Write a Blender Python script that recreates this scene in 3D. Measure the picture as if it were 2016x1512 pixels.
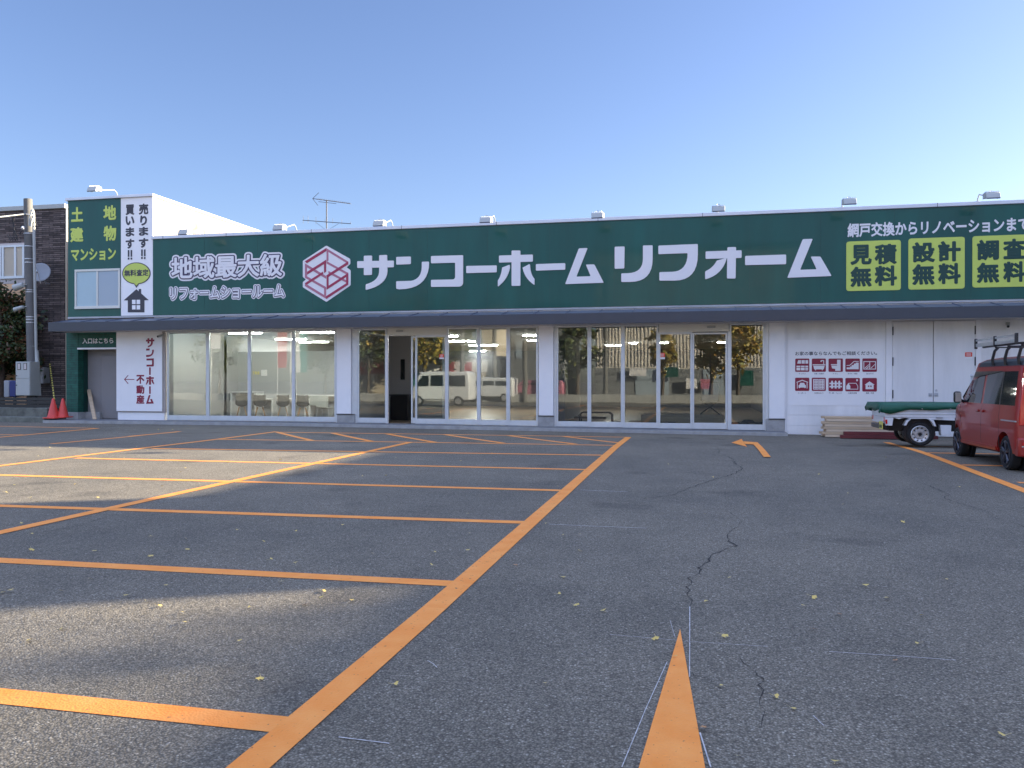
import bpy, bmesh, math, random
from mathutils import Vector, Matrix
R = random.Random(7)
C = bpy.context.scene.collection
sc = bpy.context.scene
for _o in list(bpy.data.objects): bpy.data.objects.remove(_o)

# ---------------------------------------------------------------- camera, sky, sun, exposure
FPX, CX, CY, CAMH = 1640.0, 1008.0, 756.0, 1.35
YAW, PITCH = math.radians(-12.36), math.radians(-0.2)
FW = Vector((math.sin(YAW)*math.cos(PITCH), math.cos(YAW)*math.cos(PITCH), math.sin(PITCH)))
RT = Vector((math.cos(YAW), -math.sin(YAW), 0)); UP = RT.cross(FW)
cam = bpy.data.cameras.new('camera'); camo = bpy.data.objects.new('camera', cam); C.objects.link(camo); sc.camera = camo
cam.sensor_width = 36; cam.lens = FPX/2016*36; cam.clip_start = 0.05; cam.clip_end = 3000
camo.matrix_world = Matrix(((RT.x, UP.x, -FW.x, 0), (RT.y, UP.y, -FW.y, 0), (RT.z, UP.z, -FW.z, CAMH), (0, 0, 0, 1)))
SUN_DIR = Vector((2.9, 1.46, 1.0)).normalized()
w = bpy.data.worlds.new('World'); sc.world = w; w.use_nodes = True; nt = w.node_tree
sky = nt.nodes.new('ShaderNodeTexSky'); sky.sky_type = 'NISHITA'; sky.sun_disc = False
sky.sun_elevation = math.asin(SUN_DIR.z); sky.sun_rotation = math.atan2(SUN_DIR.x, SUN_DIR.y)
sky.air_density = 1.0; sky.dust_density = 0.8; sky.ozone_density = 1.6
tint = nt.nodes.new('ShaderNodeMix'); tint.data_type = 'RGBA'; tint.blend_type = 'MULTIPLY'; tint.inputs[0].default_value = 1
tint.inputs[7].default_value = (0.86, 0.88, 1.10, 1)          # the camera's white balance
# brighter patch added to the unseen sky overhead and behind camera, for fill light
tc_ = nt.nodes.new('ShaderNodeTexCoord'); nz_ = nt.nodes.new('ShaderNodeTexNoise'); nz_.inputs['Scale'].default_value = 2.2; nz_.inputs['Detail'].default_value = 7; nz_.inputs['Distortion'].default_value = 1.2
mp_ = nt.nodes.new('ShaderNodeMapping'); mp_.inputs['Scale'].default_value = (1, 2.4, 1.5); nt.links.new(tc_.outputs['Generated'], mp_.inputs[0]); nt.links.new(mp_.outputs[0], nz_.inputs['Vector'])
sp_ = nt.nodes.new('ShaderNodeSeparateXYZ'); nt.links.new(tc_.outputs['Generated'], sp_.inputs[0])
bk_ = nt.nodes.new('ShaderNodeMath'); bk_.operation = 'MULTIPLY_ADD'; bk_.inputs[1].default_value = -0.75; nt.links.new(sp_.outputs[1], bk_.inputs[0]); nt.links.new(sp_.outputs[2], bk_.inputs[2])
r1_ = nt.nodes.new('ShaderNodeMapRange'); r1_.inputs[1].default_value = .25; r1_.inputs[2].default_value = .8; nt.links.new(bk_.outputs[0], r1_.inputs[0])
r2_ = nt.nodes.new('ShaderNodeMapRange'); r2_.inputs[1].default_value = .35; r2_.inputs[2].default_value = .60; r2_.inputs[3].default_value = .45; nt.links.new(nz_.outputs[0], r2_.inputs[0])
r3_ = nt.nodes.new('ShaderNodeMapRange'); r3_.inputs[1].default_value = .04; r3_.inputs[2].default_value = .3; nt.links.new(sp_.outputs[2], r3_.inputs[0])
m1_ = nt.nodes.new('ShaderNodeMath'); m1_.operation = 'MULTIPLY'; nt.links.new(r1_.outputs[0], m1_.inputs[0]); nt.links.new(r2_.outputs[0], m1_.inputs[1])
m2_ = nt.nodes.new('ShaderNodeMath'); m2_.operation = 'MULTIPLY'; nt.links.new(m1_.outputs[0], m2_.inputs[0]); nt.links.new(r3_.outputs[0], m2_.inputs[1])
fill_veil = nt.nodes.new('ShaderNodeMix'); fill_veil.data_type = 'RGBA'; nt.links.new(m2_.outputs[0], fill_veil.inputs[0]); nt.links.new(sky.outputs[0], fill_veil.inputs[6]); fill_veil.inputs[7].default_value = (5.7, 6.9, 9.0, 1)
nt.links.new(fill_veil.outputs[2], tint.inputs[6]); nt.links.new(tint.outputs[2], nt.nodes['Background'].inputs[0])
nt.nodes['Background'].inputs[1].default_value = 0.05
sl = bpy.data.lights.new('sun', 'SUN'); sl.energy = 5.0; sl.angle = math.radians(0.6); sl.color = (1, .85, .64)
so = bpy.data.objects.new('sun', sl); C.objects.link(so); so.rotation_euler = SUN_DIR.to_track_quat('Z', 'Y').to_euler()
sc.view_settings.view_transform = 'Standard'; sc.view_settings.look = 'None'; sc.view_settings.gamma = 1
sc.view_settings.exposure = 2.2
sc.cycles.max_bounces = 8; sc.cycles.transparent_max_bounces = 16
sc.cycles.sample_clamp_indirect = 6

# ---------------------------------------------------------------- picking: photo pixel -> point on a plane of the place
def ray(x, y): return FW*FPX + RT*(x-CX) - UP*(y-CY)
def W(x, y, Y):
    d = ray(x, y); p = Vector((0, 0, CAMH)) + d*(Y/d.y); return p
def WX(x, Y): return W(x, 746, Y).x
def P(X, Y, Z):
    v = Vector((X, Y, Z-CAMH)); return CX+FPX*v.dot(RT)/v.dot(FW), CY-FPX*v.dot(UP)/v.dot(FW)
def lerp(a, b, t): return a+(b-a)*t
def slab(x):
    if x <= -11.7: return .114
    if x <= -4.5: return lerp(.114, .063, (x+11.7)/7.2)
    if x <= 8: return lerp(.063, -.03, (x+4.5)/12.5)
    return -.03
def gz(x, y):
    t = min(1, max(0, (y-16.5)/5)); t = t*t*(3-2*t)
    return t*(slab(x)-.085)
def G(x, y):
    d = ray(x, y); z = 0
    for _ in range(6):
        p = Vector((0, 0, CAMH)) + d*((z-CAMH)/d.z); z = gz(p.x, p.y)
    return Vector((p.x, p.y, z))
D = 23.4                                                       # the plane of the shop front

# ---------------------------------------------------------------- mesh helpers
OFF = {}
class MB:
    def __init__(s): s.v = []; s.f = []
    def add(s, vs, fs):
        b = len(s.v); s.v += [tuple(v) for v in vs]; s.f += [tuple(b+i for i in f) for f in fs]; return s
    def box(s, x0, x1, y0, y1, z0, z1, M=None):
        vs = [Vector(p) for p in ((x0,y0,z0),(x1,y0,z0),(x1,y1,z0),(x0,y1,z0),(x0,y0,z1),(x1,y0,z1),(x1,y1,z1),(x0,y1,z1))]
        if M: vs = [M @ v for v in vs]
        return s.add(vs, [(0,3,2,1),(4,5,6,7),(0,1,5,4),(1,2,6,5),(2,3,7,6),(3,0,4,7)])
    def cyl(s, p0, p1, r0, r1=None, n=12, caps=True):
        p0 = Vector(p0); p1 = Vector(p1); r1 = r0 if r1 is None else r1
        a = (p1-p0).normalized(); u = a.orthogonal().normalized(); v = a.cross(u)
        vs = []
        for p, r in ((p0, r0), (p1, r1)):
            for i in range(n):
                t = 2*math.pi*i/n; vs.append(p + (u*math.cos(t)+v*math.sin(t))*r)
        fs = [(i, (i+1)%n, n+(i+1)%n, n+i) for i in range(n)]
        if caps: fs += [tuple(range(n))[::-1], tuple(range(n, 2*n))]
        return s.add(vs, fs)
    def tube(s, pts, r, n=8):
        pts = [Vector(p) for p in pts]; rings = []
        u = None
        for i, p in enumerate(pts):
            a = (pts[min(i+1, len(pts)-1)] - pts[max(i-1, 0)]).normalized()
            if u is None: u = a.orthogonal().normalized()
            u = (u - a*u.dot(a)).normalized(); v = a.cross(u)
            rr = r[i] if isinstance(r, (list, tuple)) else r
            rings.append([p + (u*math.cos(2*math.pi*k/n)+v*math.sin(2*math.pi*k/n))*rr for k in range(n)])
        vs = [q for g in rings for q in g]; fs = []
        for i in range(len(pts)-1):
            for k in range(n): fs.append((i*n+k, i*n+(k+1)%n, (i+1)*n+(k+1)%n, (i+1)*n+k))
        fs += [tuple(range(n))[::-1], tuple(range((len(pts)-1)*n, len(pts)*n))]
        return s.add(vs, fs)
    def lathe(s, cx, cy, prof, n=20, axis='Z', c0=True, c1=True):
        vs = []
        for r, z in prof:
            for k in range(n):
                t = 2*math.pi*k/n
                if axis == 'Z': vs.append((cx+r*math.cos(t), cy+r*math.sin(t), z))
                elif axis == 'Y': vs.append((cx+r*math.cos(t), z, cy+r*math.sin(t)))
                else: vs.append((z, cx+r*math.cos(t), cy+r*math.sin(t)))
        fs = []
        for i in range(len(prof)-1):
            for k in range(n): fs.append((i*n+k, i*n+(k+1)%n, (i+1)*n+(k+1)%n, (i+1)*n+k))
        if c0: fs.append(tuple(range(n)))
        if c1: fs.append(tuple(range((len(prof)-1)*n, len(prof)*n)))
        return s.add(vs, fs)
    def prism(s, pts, a, b, plane='XZ'):
        """2-D outline swept between a and b along the third axis"""
        n = len(pts)
        def m(p, t): return (p[0], t, p[1]) if plane == 'XZ' else ((t, p[0], p[1]) if plane == 'YZ' else (p[0], p[1], t))
        vs = [m(p, a) for p in pts] + [m(p, b) for p in pts]
        fs = [tuple(range(n))[::-1], tuple(range(n, 2*n))] + [(i, (i+1)%n, n+(i+1)%n, n+i) for i in range(n)]
        return s.add(vs, fs)
    def build(s, name, mat, parent=None, smooth=False, bevel=0, seg=2, label=None):
        me = bpy.data.meshes.new(name)
        if parent is not None: off = OFF.get(parent.name, Vector((0,0,0)))
        else:
            xs, ys, zs = zip(*s.v); off = Vector(((min(xs)+max(xs))/2, (min(ys)+max(ys))/2, min(zs)))
        me.from_pydata([tuple(Vector(v)-off) for v in s.v], [], s.f); me.validate()
        bm = bmesh.new(); bm.from_mesh(me); bmesh.ops.recalc_face_normals(bm, faces=bm.faces); bm.to_mesh(me); bm.free()
        if smooth:
            me.shade_smooth()
            try: me.set_sharp_from_angle(angle=math.radians(smooth if smooth > 1 else 40))
            except Exception: pass
        for m in (mat if isinstance(mat, list) else [mat]): me.materials.append(m)
        o = bpy.data.objects.new(name, me); C.objects.link(o)
        if parent is not None: o.parent = parent
        else: o.location = off
        OFF[o.name] = off
        if bevel:
            b = o.modifiers.new('bevel', 'BEVEL'); b.width = bevel; b.segments = seg; b.limit_method = 'ANGLE'; b.angle_limit = math.radians(35)
            if not smooth:
                me.shade_smooth(); 
                try: me.set_sharp_from_angle(angle=math.radians(50))
                except Exception: pass
        if label: o['label'] = label
        return o
def tag(o, label, cat, group=None):
    o['label'] = label; o['category'] = cat
    if group: o['group'] = group
    return o
def struct(o): o['kind'] = 'structure'; return o
def thing(name, label, cat, loc=(0, 0, 0), group=None):
    o = bpy.data.objects.new(name, None); C.objects.link(o); o.location = loc; o.empty_display_size = .2
    OFF[o.name] = Vector(loc); return tag(o, label, cat, group)
def copy_tree(o, parent=None):
    c = o.copy(); C.objects.link(c)
    if parent is not None: c.parent = parent
    for ch in list(o.children): copy_tree(ch, c)
    return c

# ---------------------------------------------------------------- materials
def mat(name, col, rough=.6, metal=0., var=.0, vscale=3., bump=0., bscale=40., coat=0., spec=None, emit=None, es=1., stretch=None, var2=None):
    m = bpy.data.materials.new(name); m.use_nodes = True; t = m.node_tree; b = t.nodes['Principled BSDF']
    col = tuple(col) + (1,) if len(col) == 3 else col
    b.inputs['Base Color'].default_value = col; b.inputs['Roughness'].default_value = rough; b.inputs['Metallic'].default_value = metal
    if coat: b.inputs['Coat Weight'].default_value = coat; b.inputs['Coat Roughness'].default_value = .04
    if spec is not None: b.inputs['Specular IOR Level'].default_value = spec
    if emit: b.inputs['Emission Color'].default_value = tuple(emit)+(1,); b.inputs['Emission Strength'].default_value = es
    if var or bump:
        tc = t.nodes.new('ShaderNodeTexCoord'); mp = t.nodes.new('ShaderNodeMapping'); t.links.new(tc.outputs['Object'], mp.inputs[0])
        if stretch: mp.inputs['Scale'].default_value = stretch
    if var:
        n = t.nodes.new('ShaderNodeTexNoise'); n.inputs['Scale'].default_value = vscale; n.inputs['Detail'].default_value = 6
        n.inputs['Roughness'].default_value = .65
        t.links.new(mp.outputs[0], n.inputs['Vector'])
        r = t.nodes.new('ShaderNodeValToRGB'); r.color_ramp.elements[0].position = .3; r.color_ramp.elements[1].position = .7
        lo = tuple(c*(1-var) for c in col[:3])+(1,); hi = tuple(min(1, c*(1+var)) for c in col[:3])+(1,)
        if var2: lo = tuple(var2)+(1,)
        r.color_ramp.elements[0].color = lo; r.color_ramp.elements[1].color = hi
        t.links.new(n.outputs[0], r.inputs[0]); t.links.new(r.outputs[0], b.inputs['Base Color'])
        mr = t.nodes.new('ShaderNodeMapRange'); mr.inputs[3].default_value = max(0, rough-.08); mr.inputs[4].default_value = min(1, rough+.08)
        t.links.new(n.outputs[0], mr.inputs[0]); t.links.new(mr.outputs[0], b.inputs['Roughness'])
    if bump:
        n2 = t.nodes.new('ShaderNodeTexNoise'); n2.inputs['Scale'].default_value = bscale; n2.inputs['Detail'].default_value = 4
        t.links.new(mp.outputs[0], n2.inputs['Vector'])
        bp = t.nodes.new('ShaderNodeBump'); bp.inputs['Strength'].default_value = bump; bp.inputs['Distance'].default_value = .02
        t.links.new(n2.outputs[0], bp.inputs['Height']); t.links.new(bp.outputs[0], b.inputs['Normal'])
    return m
def glass_mat(name, tintc=(.80, .84, .83), base=.16):
    m = bpy.data.materials.new(name); m.use_nodes = True; t = m.node_tree
    for n in list(t.nodes): t.nodes.remove(n)
    o = t.nodes.new('ShaderNodeOutputMaterial'); mx = t.nodes.new('ShaderNodeMixShader')
    tr = t.nodes.new('ShaderNodeBsdfTransparent'); tr.inputs[0].default_value = tintc+(1,)
    gl = t.nodes.new('ShaderNodeBsdfGlossy'); gl.inputs['Roughness'].default_value = 0.0; gl.inputs[0].default_value = (.92, .95, .95, 1)
    fr = t.nodes.new('ShaderNodeFresnel'); fr.inputs[0].default_value = 1.5
    ad = t.nodes.new('ShaderNodeMath'); ad.operation = 'ADD'; ad.use_clamp = True; ad.inputs[1].default_value = base
    t.links.new(fr.outputs[0], ad.inputs[0]); t.links.new(ad.outputs[0], mx.inputs[0])
    t.links.new(tr.outputs[0], mx.inputs[1]); t.links.new(gl.outputs[0], mx.inputs[2]); t.links.new(mx.outputs[0], o.inputs[0])
    # faint waviness of float glass
    tc = t.nodes.new('ShaderNodeTexCoord'); nz = t.nodes.new('ShaderNodeTexNoise'); nz.inputs['Scale'].default_value = 1.1; nz.inputs['Detail'].default_value = 1
    bp = t.nodes.new('ShaderNodeBump'); bp.inputs['Strength'].default_value = .05; bp.inputs['Distance'].default_value = .02
    t.links.new(tc.outputs['Object'], nz.inputs['Vector']); t.links.new(nz.outputs[0], bp.inputs['Height']); t.links.new(bp.outputs[0], gl.inputs['Normal'])
    return m

def asphalt_mat():
    m = bpy.data.materials.new('asphalt'); m.use_nodes = True; t = m.node_tree; b = t.nodes['Principled BSDF']; L = t.links.new
    tc = t.nodes.new('ShaderNodeTexCoord')
    def noise(sc_, det=4, ro=.6):
        n = t.nodes.new('ShaderNodeTexNoise'); n.inputs['Scale'].default_value = sc_; n.inputs['Detail'].default_value = det; n.inputs['Roughness'].default_value = ro
        L(tc.outputs['Object'], n.inputs['Vector']); return n
    def ramp(src, els):
        r = t.nodes.new('ShaderNodeValToRGB'); r.color_ramp.elements[0].position = els[0][0]; r.color_ramp.elements[0].color = els[0][1]
        r.color_ramp.elements[1].position = els[-1][0]; r.color_ramp.elements[1].color = els[-1][1]
        for p, c in els[1:-1]:
            e = r.color_ramp.elements.new(p); e.color = c
        L(src, r.inputs[0]); return r
    def mix(bt, f, a, c):
        x = t.nodes.new('ShaderNodeMix'); x.data_type = 'RGBA'; x.blend_type = bt
        if isinstance(f, float): x.inputs[0].default_value = f
        else: L(f, x.inputs[0])
        L(a, x.inputs[6]); L(c, x.inputs[7]); return x.outputs[2]
    big = ramp(noise(.22, 5, .55).outputs[0], [(.3, (.76, .77, .79, 1)), (.7, (1.25, 1.22, 1.18, 1))])
    mid = ramp(noise(1.7, 6, .7).outputs[0], [(.3, (.86, .86, .86, 1)), (.7, (1.14, 1.13, 1.12, 1))])
    vo = t.nodes.new('ShaderNodeTexVoronoi'); vo.inputs['Scale'].default_value = 105; L(tc.outputs['Object'], vo.inputs['Vector'])
    sep = t.nodes.new('ShaderNodeSeparateColor'); L(vo.outputs['Color'], sep.inputs[0])
    stone = ramp(sep.outputs[0], [(.0, (.138, .124, .096, 1)), (.5, (.214, .195, .151, 1)), (.90, (.268, .246, .194, 1)), (.97, (.33, .31, .25, 1)), (1.0, (.46, .43, .35, 1))])
    gap = ramp(vo.outputs['Distance'], [(.30, (1, 1, 1, 1)), (.65, (.50, .50, .50, 1))])
    base = mix('MULTIPLY', 1.0, stone.outputs[0], gap.outputs[0])
    base = mix('MULTIPLY', 1.0, base, big.outputs[0]); base = mix('MULTIPLY', 1.0, base, mid.outputs[0])
    # oil drips and pale scuffs
    oil = ramp(noise(.75, 3, .5).outputs[0], [(.61, (1, 1, 1, 1)), (.72, (.62, .62, .64, 1))]); base = mix('MULTIPLY', 1.0, base, oil.outputs[0])
    L(base, b.inputs['Base Color']); b.inputs['Roughness'].default_value = .88; b.inputs['Specular IOR Level'].default_value = .35
    bp = t.nodes.new('ShaderNodeBump'); bp.inputs['Strength'].default_value = .8; bp.inputs['Distance'].default_value = .004
    inv = t.nodes.new('ShaderNodeMath'); inv.operation = 'SUBTRACT'; inv.inputs[0].default_value = 1; L(vo.outputs['Distance'], inv.inputs[1])
    L(inv.outputs[0], bp.inputs['Height'])
    bp2 = t.nodes.new('ShaderNodeBump'); bp2.inputs['Strength'].default_value = .5; bp2.inputs['Distance'].default_value = .02
    L(noise(14, 3).outputs[0], bp2.inputs['Height']); L(bp.outputs[0], bp2.inputs['Normal']); L(bp2.outputs[0], b.inputs['Normal'])
    return m
def paint_mat():
    m = bpy.data.materials.new('orange_road_paint'); m.use_nodes = True; t = m.node_tree; b = t.nodes['Principled BSDF']; L = t.links.new
    tc = t.nodes.new('ShaderNodeTexCoord')
    n = t.nodes.new('ShaderNodeTexNoise'); n.inputs['Scale'].default_value = 5; n.inputs['Detail'].default_value = 6; L(tc.outputs['Object'], n.inputs['Vector'])
    r = t.nodes.new('ShaderNodeValToRGB'); r.color_ramp.elements[0].position = .3; r.color_ramp.elements[1].position = .75
    r.color_ramp.elements[0].color = (.86, .27, .035, 1); r.color_ramp.elements[1].color = (.92, .36, .08, 1); L(n.outputs[0], r.inputs[0])
    p = t.nodes.new('ShaderNodeTexNoise'); p.inputs['Scale'].default_value = 38; p.inputs['Detail'].default_value = 3; L(tc.outputs['Object'], p.inputs['Vector'])
    pr = t.nodes.new('ShaderNodeValToRGB'); pr.color_ramp.elements[0].position = .66; pr.color_ramp.elements[1].position = .72
    pr.color_ramp.elements[0].color = (0, 0, 0, 1); pr.color_ramp.elements[1].color = (1, 1, 1, 1); L(p.outputs[0], pr.inputs[0])
    x = t.nodes.new('ShaderNodeMix'); x.data_type = 'RGBA'; L(pr.outputs[0], x.inputs[0]); L(r.outputs[0], x.inputs[6]); x.inputs[7].default_value = (.30, .12, .05, 1)
    L(x.outputs[2], b.inputs['Base Color']); b.inputs['Roughness'].default_value = .7
    bp = t.nodes.new('ShaderNodeBump'); bp.inputs['Strength'].default_value = .5; bp.inputs['Distance'].default_value = .004
    v = t.nodes.new('ShaderNodeTexVoronoi'); v.inputs['Scale'].default_value = 85; L(tc.outputs['Object'], v.inputs['Vector']); L(v.outputs['Distance'], bp.inputs['Height']); L(bp.outputs[0], b.inputs['Normal'])
    return m
def brick_mat(name, c1, c2, mortar, scale, bw, bh, msize=.02, rough=.8, bump=1., off=.5, dist=.03, plane='XZ'):
    m = bpy.data.materials.new(name); m.use_nodes = True; t = m.node_tree; b = t.nodes['Principled BSDF']; L = t.links.new
    tc = t.nodes.new('ShaderNodeTexCoord'); sp = t.nodes.new('ShaderNodeSeparateXYZ'); cb = t.nodes.new('ShaderNodeCombineXYZ')
    L(tc.outputs['Object'], sp.inputs[0]); sm = t.nodes.new('ShaderNodeMath'); L(sp.outputs[0], sm.inputs[0]); L(sp.outputs[1], sm.inputs[1])
    L(sm.outputs[0], cb.inputs[0]); L(sp.outputs[2] if plane == 'XZ' else sp.outputs[1], cb.inputs[1])
    if plane == 'XY': L(sp.outputs[0], cb.inputs[0])
    k = t.nodes.new('ShaderNodeTexBrick'); L(cb.outputs[0], k.inputs['Vector']); k.offset = off
    k.inputs['Color1'].default_value = tuple(c1)+(1,); k.inputs['Color2'].default_value = tuple(c2)+(1,); k.inputs['Mortar'].default_value = tuple(mortar)+(1,)
    k.inputs['Scale'].default_value = scale; k.inputs['Brick Width'].default_value = bw; k.inputs['Row Height'].default_value = bh
    k.inputs['Mortar Size'].default_value = msize; k.inputs['Mortar Smooth'].default_value = .3; k.inputs['Bias'].default_value = 0
    n = t.nodes.new('ShaderNodeTexNoise'); n.inputs['Scale'].default_value = 7; n.inputs['Detail'].default_value = 6; L(tc.outputs['Object'], n.inputs['Vector'])
    r = t.nodes.new('ShaderNodeValToRGB'); r.color_ramp.elements[0].position = .3; r.color_ramp.elements[1].position = .7
    r.color_ramp.elements[0].color = (.7, .7, .7, 1); r.color_ramp.elements[1].color = (1.25, 1.22, 1.2, 1); L(n.outputs[0], r.inputs[0])
    x = t.nodes.new('ShaderNodeMix'); x.data_type = 'RGBA'; x.blend_type = 'MULTIPLY'; x.inputs[0].default_value = 1
    L(k.outputs[0], x.inputs[6]); L(r.outputs[0], x.inputs[7]); L(x.outputs[2], b.inputs['Base Color']); b.inputs['Roughness'].default_value = rough
    bw_ = t.nodes.new('ShaderNodeRGBToBW'); L(x.outputs[2], bw_.inputs[0])
    ad = t.nodes.new('ShaderNodeMath'); ad.operation = 'MULTIPLY_ADD'; ad.inputs[1].default_value = -1.0; L(k.outputs['Fac'], ad.inputs[0]); L(bw_.outputs[0], ad.inputs[2])
    bp = t.nodes.new('ShaderNodeBump'); bp.inputs['Strength'].default_value = bump; bp.inputs['Distance'].default_value = dist
    L(ad.outputs[0], bp.inputs['Height']); L(bp.outputs[0], b.inputs['Normal'])
    return m
def leaf_mat(name, cols, rough=.55):
    m = bpy.data.materials.new(name); m.use_nodes = True; t = m.node_tree; b = t.nodes['Principled BSDF']; L = t.links.new
    g = t.nodes.new('ShaderNodeNewGeometry'); r = t.nodes.new('ShaderNodeValToRGB')
    for i, c in enumerate(cols):
        e = r.color_ramp.elements[i] if i < 2 else r.color_ramp.elements.new(1)
        e.position = i/(len(cols)-1) if len(cols) > 1 else 0; e.color = tuple(c)+(1,)
    for i, e in enumerate(sorted(r.color_ramp.elements, key=lambda e: e.position)): pass
    L(g.outputs['Random Per Island'], r.inputs[0]); L(r.outputs[0], b.inputs['Base Color']); b.inputs['Roughness'].default_value = rough
    b.inputs['Subsurface Weight'].default_value = 0
    return m

M = {}
M['asphalt'] = asphalt_mat(); M['orange'] = paint_mat()
M['chalk'] = mat('chalk_line', (.48, .47, .46), .9, var=.45, vscale=30)
M['crack'] = mat('crack_dark', (.03, .028, .026), 1)
M['white'] = mat('white_panel', (.82, .82, .82), .45, var=.05, vscale=.8)
M['white_w'] = mat('white_wall', (.77, .77, .76), .6, var=.10, vscale=1.2, stretch=(1.4, 1, .22))
M['cream'] = mat('cream_siding', (.23, .185, .125), .6, var=.05, vscale=1)
M['frame'] = mat('aluminium_frame', (.60, .63, .64), .38, metal=.25, var=.05, vscale=6)
M['frame_w'] = mat('pale_window_frame', (.62, .62, .56), .4, metal=.1)
M['coping'] = mat('coping_metal', (.60, .62, .66), .35, metal=.3, var=.06, vscale=1.5)
M['fascia'] = mat('slate_fascia', (.042, .048, .062), .42, var=.10, vscale=2)
M['roofm'] = mat('canopy_roof_metal', (.15, .17, .22), .35, metal=.3, var=.25, vscale=1.3, stretch=(1, 4, 1))
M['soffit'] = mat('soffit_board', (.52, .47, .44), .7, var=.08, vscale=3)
M['conc'] = mat('concrete', (.33, .33, .32), .85, var=.2, vscale=4, bump=.3, bscale=60)
M['conc_d'] = mat('stained_concrete', (.14, .145, .12), .9, var=.45, vscale=3, bump=.5, bscale=30)
M['slab'] = mat('walkway_concrete', (.20, .205, .21), .85, var=.16, vscale=2.2, bump=.3, bscale=50)
M['tile'] = brick_mat('walkway_tiles', (.20, .20, .20), (.17, .17, .175), (.08, .08, .08), 1, .2, .2, .012, .7, .5, 0, .006, 'XY')
def sign_green():
    m = mat('green_sign_face', (.002, .075, .058), .4, spec=.3, coat=.26, var=.2, vscale=1.1, stretch=(1, 1, .14)); m.node_tree.nodes['Principled BSDF'].inputs['Coat Roughness'].default_value = .05; return m
M['green'] = sign_green()
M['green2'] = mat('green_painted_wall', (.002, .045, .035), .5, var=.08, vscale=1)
M['gbrick'] = brick_mat('green_painted_brick', (.006, .085, .058), (.008, .105, .072), (.004, .05, .036), 1, .42, .075, .008, .6, .9, .5, .012)
M['stone'] = brick_mat('stacked_stone', (.05, .038, .034), (.19, .15, .135), (.012, .010, .009), 1, .47, .072, .009, .85, 1.0, .37, .07)
M['letter'] = mat('white_lettering', (.74, .73, .74), .35)
M['letter_d'] = mat('dark_violet_lettering', (.04, .025, .075), .4)
M['char'] = mat('charcoal_lettering', (.035, .035, .05), .4)
M['yellow'] = mat('yellow_green_plate', (.52, .62, .11), .4, var=.04, vscale=1)
M['maroon'] = mat('maroon_print', (.24, .006, .035), .4)
M['rose'] = mat('rose_print', (.42, .15, .21), .4)
M['logo_d'] = mat('logo_maroon', (.33, .02, .07), .4)
M['orange_st'] = mat('orange_notice', (.75, .07, .03), .5)
M['glass'] = glass_mat('shop_glass', base=.045)
M['glass2'] = mat('obscured_window', (.33, .45, .50), .12, var=.05, vscale=1, coat=.5)
M['glass3'] = mat('blinded_window', (.30, .36, .42), .15, coat=.5)
M['ceil'] = mat('ceiling_board', (.42, .42, .43), .9)
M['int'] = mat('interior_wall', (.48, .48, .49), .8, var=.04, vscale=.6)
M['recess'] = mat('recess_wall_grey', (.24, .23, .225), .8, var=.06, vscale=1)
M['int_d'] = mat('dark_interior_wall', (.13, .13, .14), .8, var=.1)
M['part'] = mat('partition_board', (.38, .39, .40), .8, var=.04, vscale=.5)
M['floor'] = mat('wood_floor', (.34, .27, .20), .4, var=.15, vscale=1.2, stretch=(.3, 3, 1))
M['lamp'] = mat('lit_tube', (1, 1, 1), .5, emit=(1, .97, .9), es=60)
M['aerial'] = mat('aerial_metal', (.05, .055, .07), .6)
M['trim'] = mat('weathered_trim', (.40, .41, .42), .5, var=.25, vscale=2, stretch=(1, 1, 6))
M['vroof'] = mat('van_roof_grey', (.03, .032, .038), .45)
M['shell'] = mat('dark_shell', (.008, .009, .012), .6)
M['black'] = mat('black_plastic', (.012, .012, .014), .4)
M['blackm'] = mat('black_metal', (.02, .02, .022), .35, metal=.4)
M['dkgrey'] = mat('dark_grey_plastic', (.025, .027, .032), .5)
M['wood'] = mat('timber', (.50, .38, .25), .7, var=.2, vscale=3, stretch=(.6, 8, 8), bump=.15, bscale=20)
M['wood2'] = mat('pale_timber', (.60, .48, .34), .7, var=.16, vscale=3, stretch=(.6, 8, 8), bump=.15, bscale=20)
M['woodend'] = mat('plank_ends', (.16, .10, .07), .9)
M['redwood'] = mat('red_stained_timber', (.13, .022, .025), .6, var=.2, vscale=3)
M['lwood'] = mat('chair_leg_wood', (.45, .28, .15), .6)
M['brown'] = mat('brown_deck', (.10, .055, .035), .6, var=.2, vscale=3)
M['cone'] = mat('cone_red', (.62, .055, .04), .45, var=.12, vscale=6)
M['pole'] = mat('concrete_pole', (.13, .13, .125), .85, var=.12, vscale=5, bump=.2, bscale=50)
M['grey'] = mat('grey_box', (.38, .40, .38), .5, var=.05, vscale=3)
M['blue'] = mat('blue_box', (.01, .02, .13), .5)
M['steel'] = mat('galvanised_steel', (.50, .52, .55), .35, metal=.7, var=.1, vscale=6)
M['lens'] = mat('lamp_lens', (.12, .13, .18), .15, coat=.6)
M['dish'] = mat('dish_grey', (.26, .28, .30), .45)
M['vred'] = mat('van_red_paint', (.28, .013, .008), .38, metal=.05, coat=.5)
M['vglass'] = mat('van_dark_glass', (.012, .018, .022), .03, spec=.55)
M['tail'] = mat('tail_lamp_red', (.55, .015, .012), .12, coat=1.0)
M['rubber'] = mat('tyre_rubber', (.014, .014, .016), .8, bump=.2, bscale=80)
M['rimd'] = mat('dark_alloy', (.10, .105, .13), .3, metal=.8)
M['rims'] = mat('silver_steel_rim', (.60, .60, .60), .35, metal=.6)
M['twhite'] = mat('truck_white_paint', (.66, .68, .70), .35, coat=.5, var=.05, vscale=4)
M['tarp'] = mat('green_tarpaulin', (.004, .085, .05), .5, var=.15, vscale=6)
M['plate'] = mat('yellow_plate', (.70, .62, .12), .5)
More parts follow.
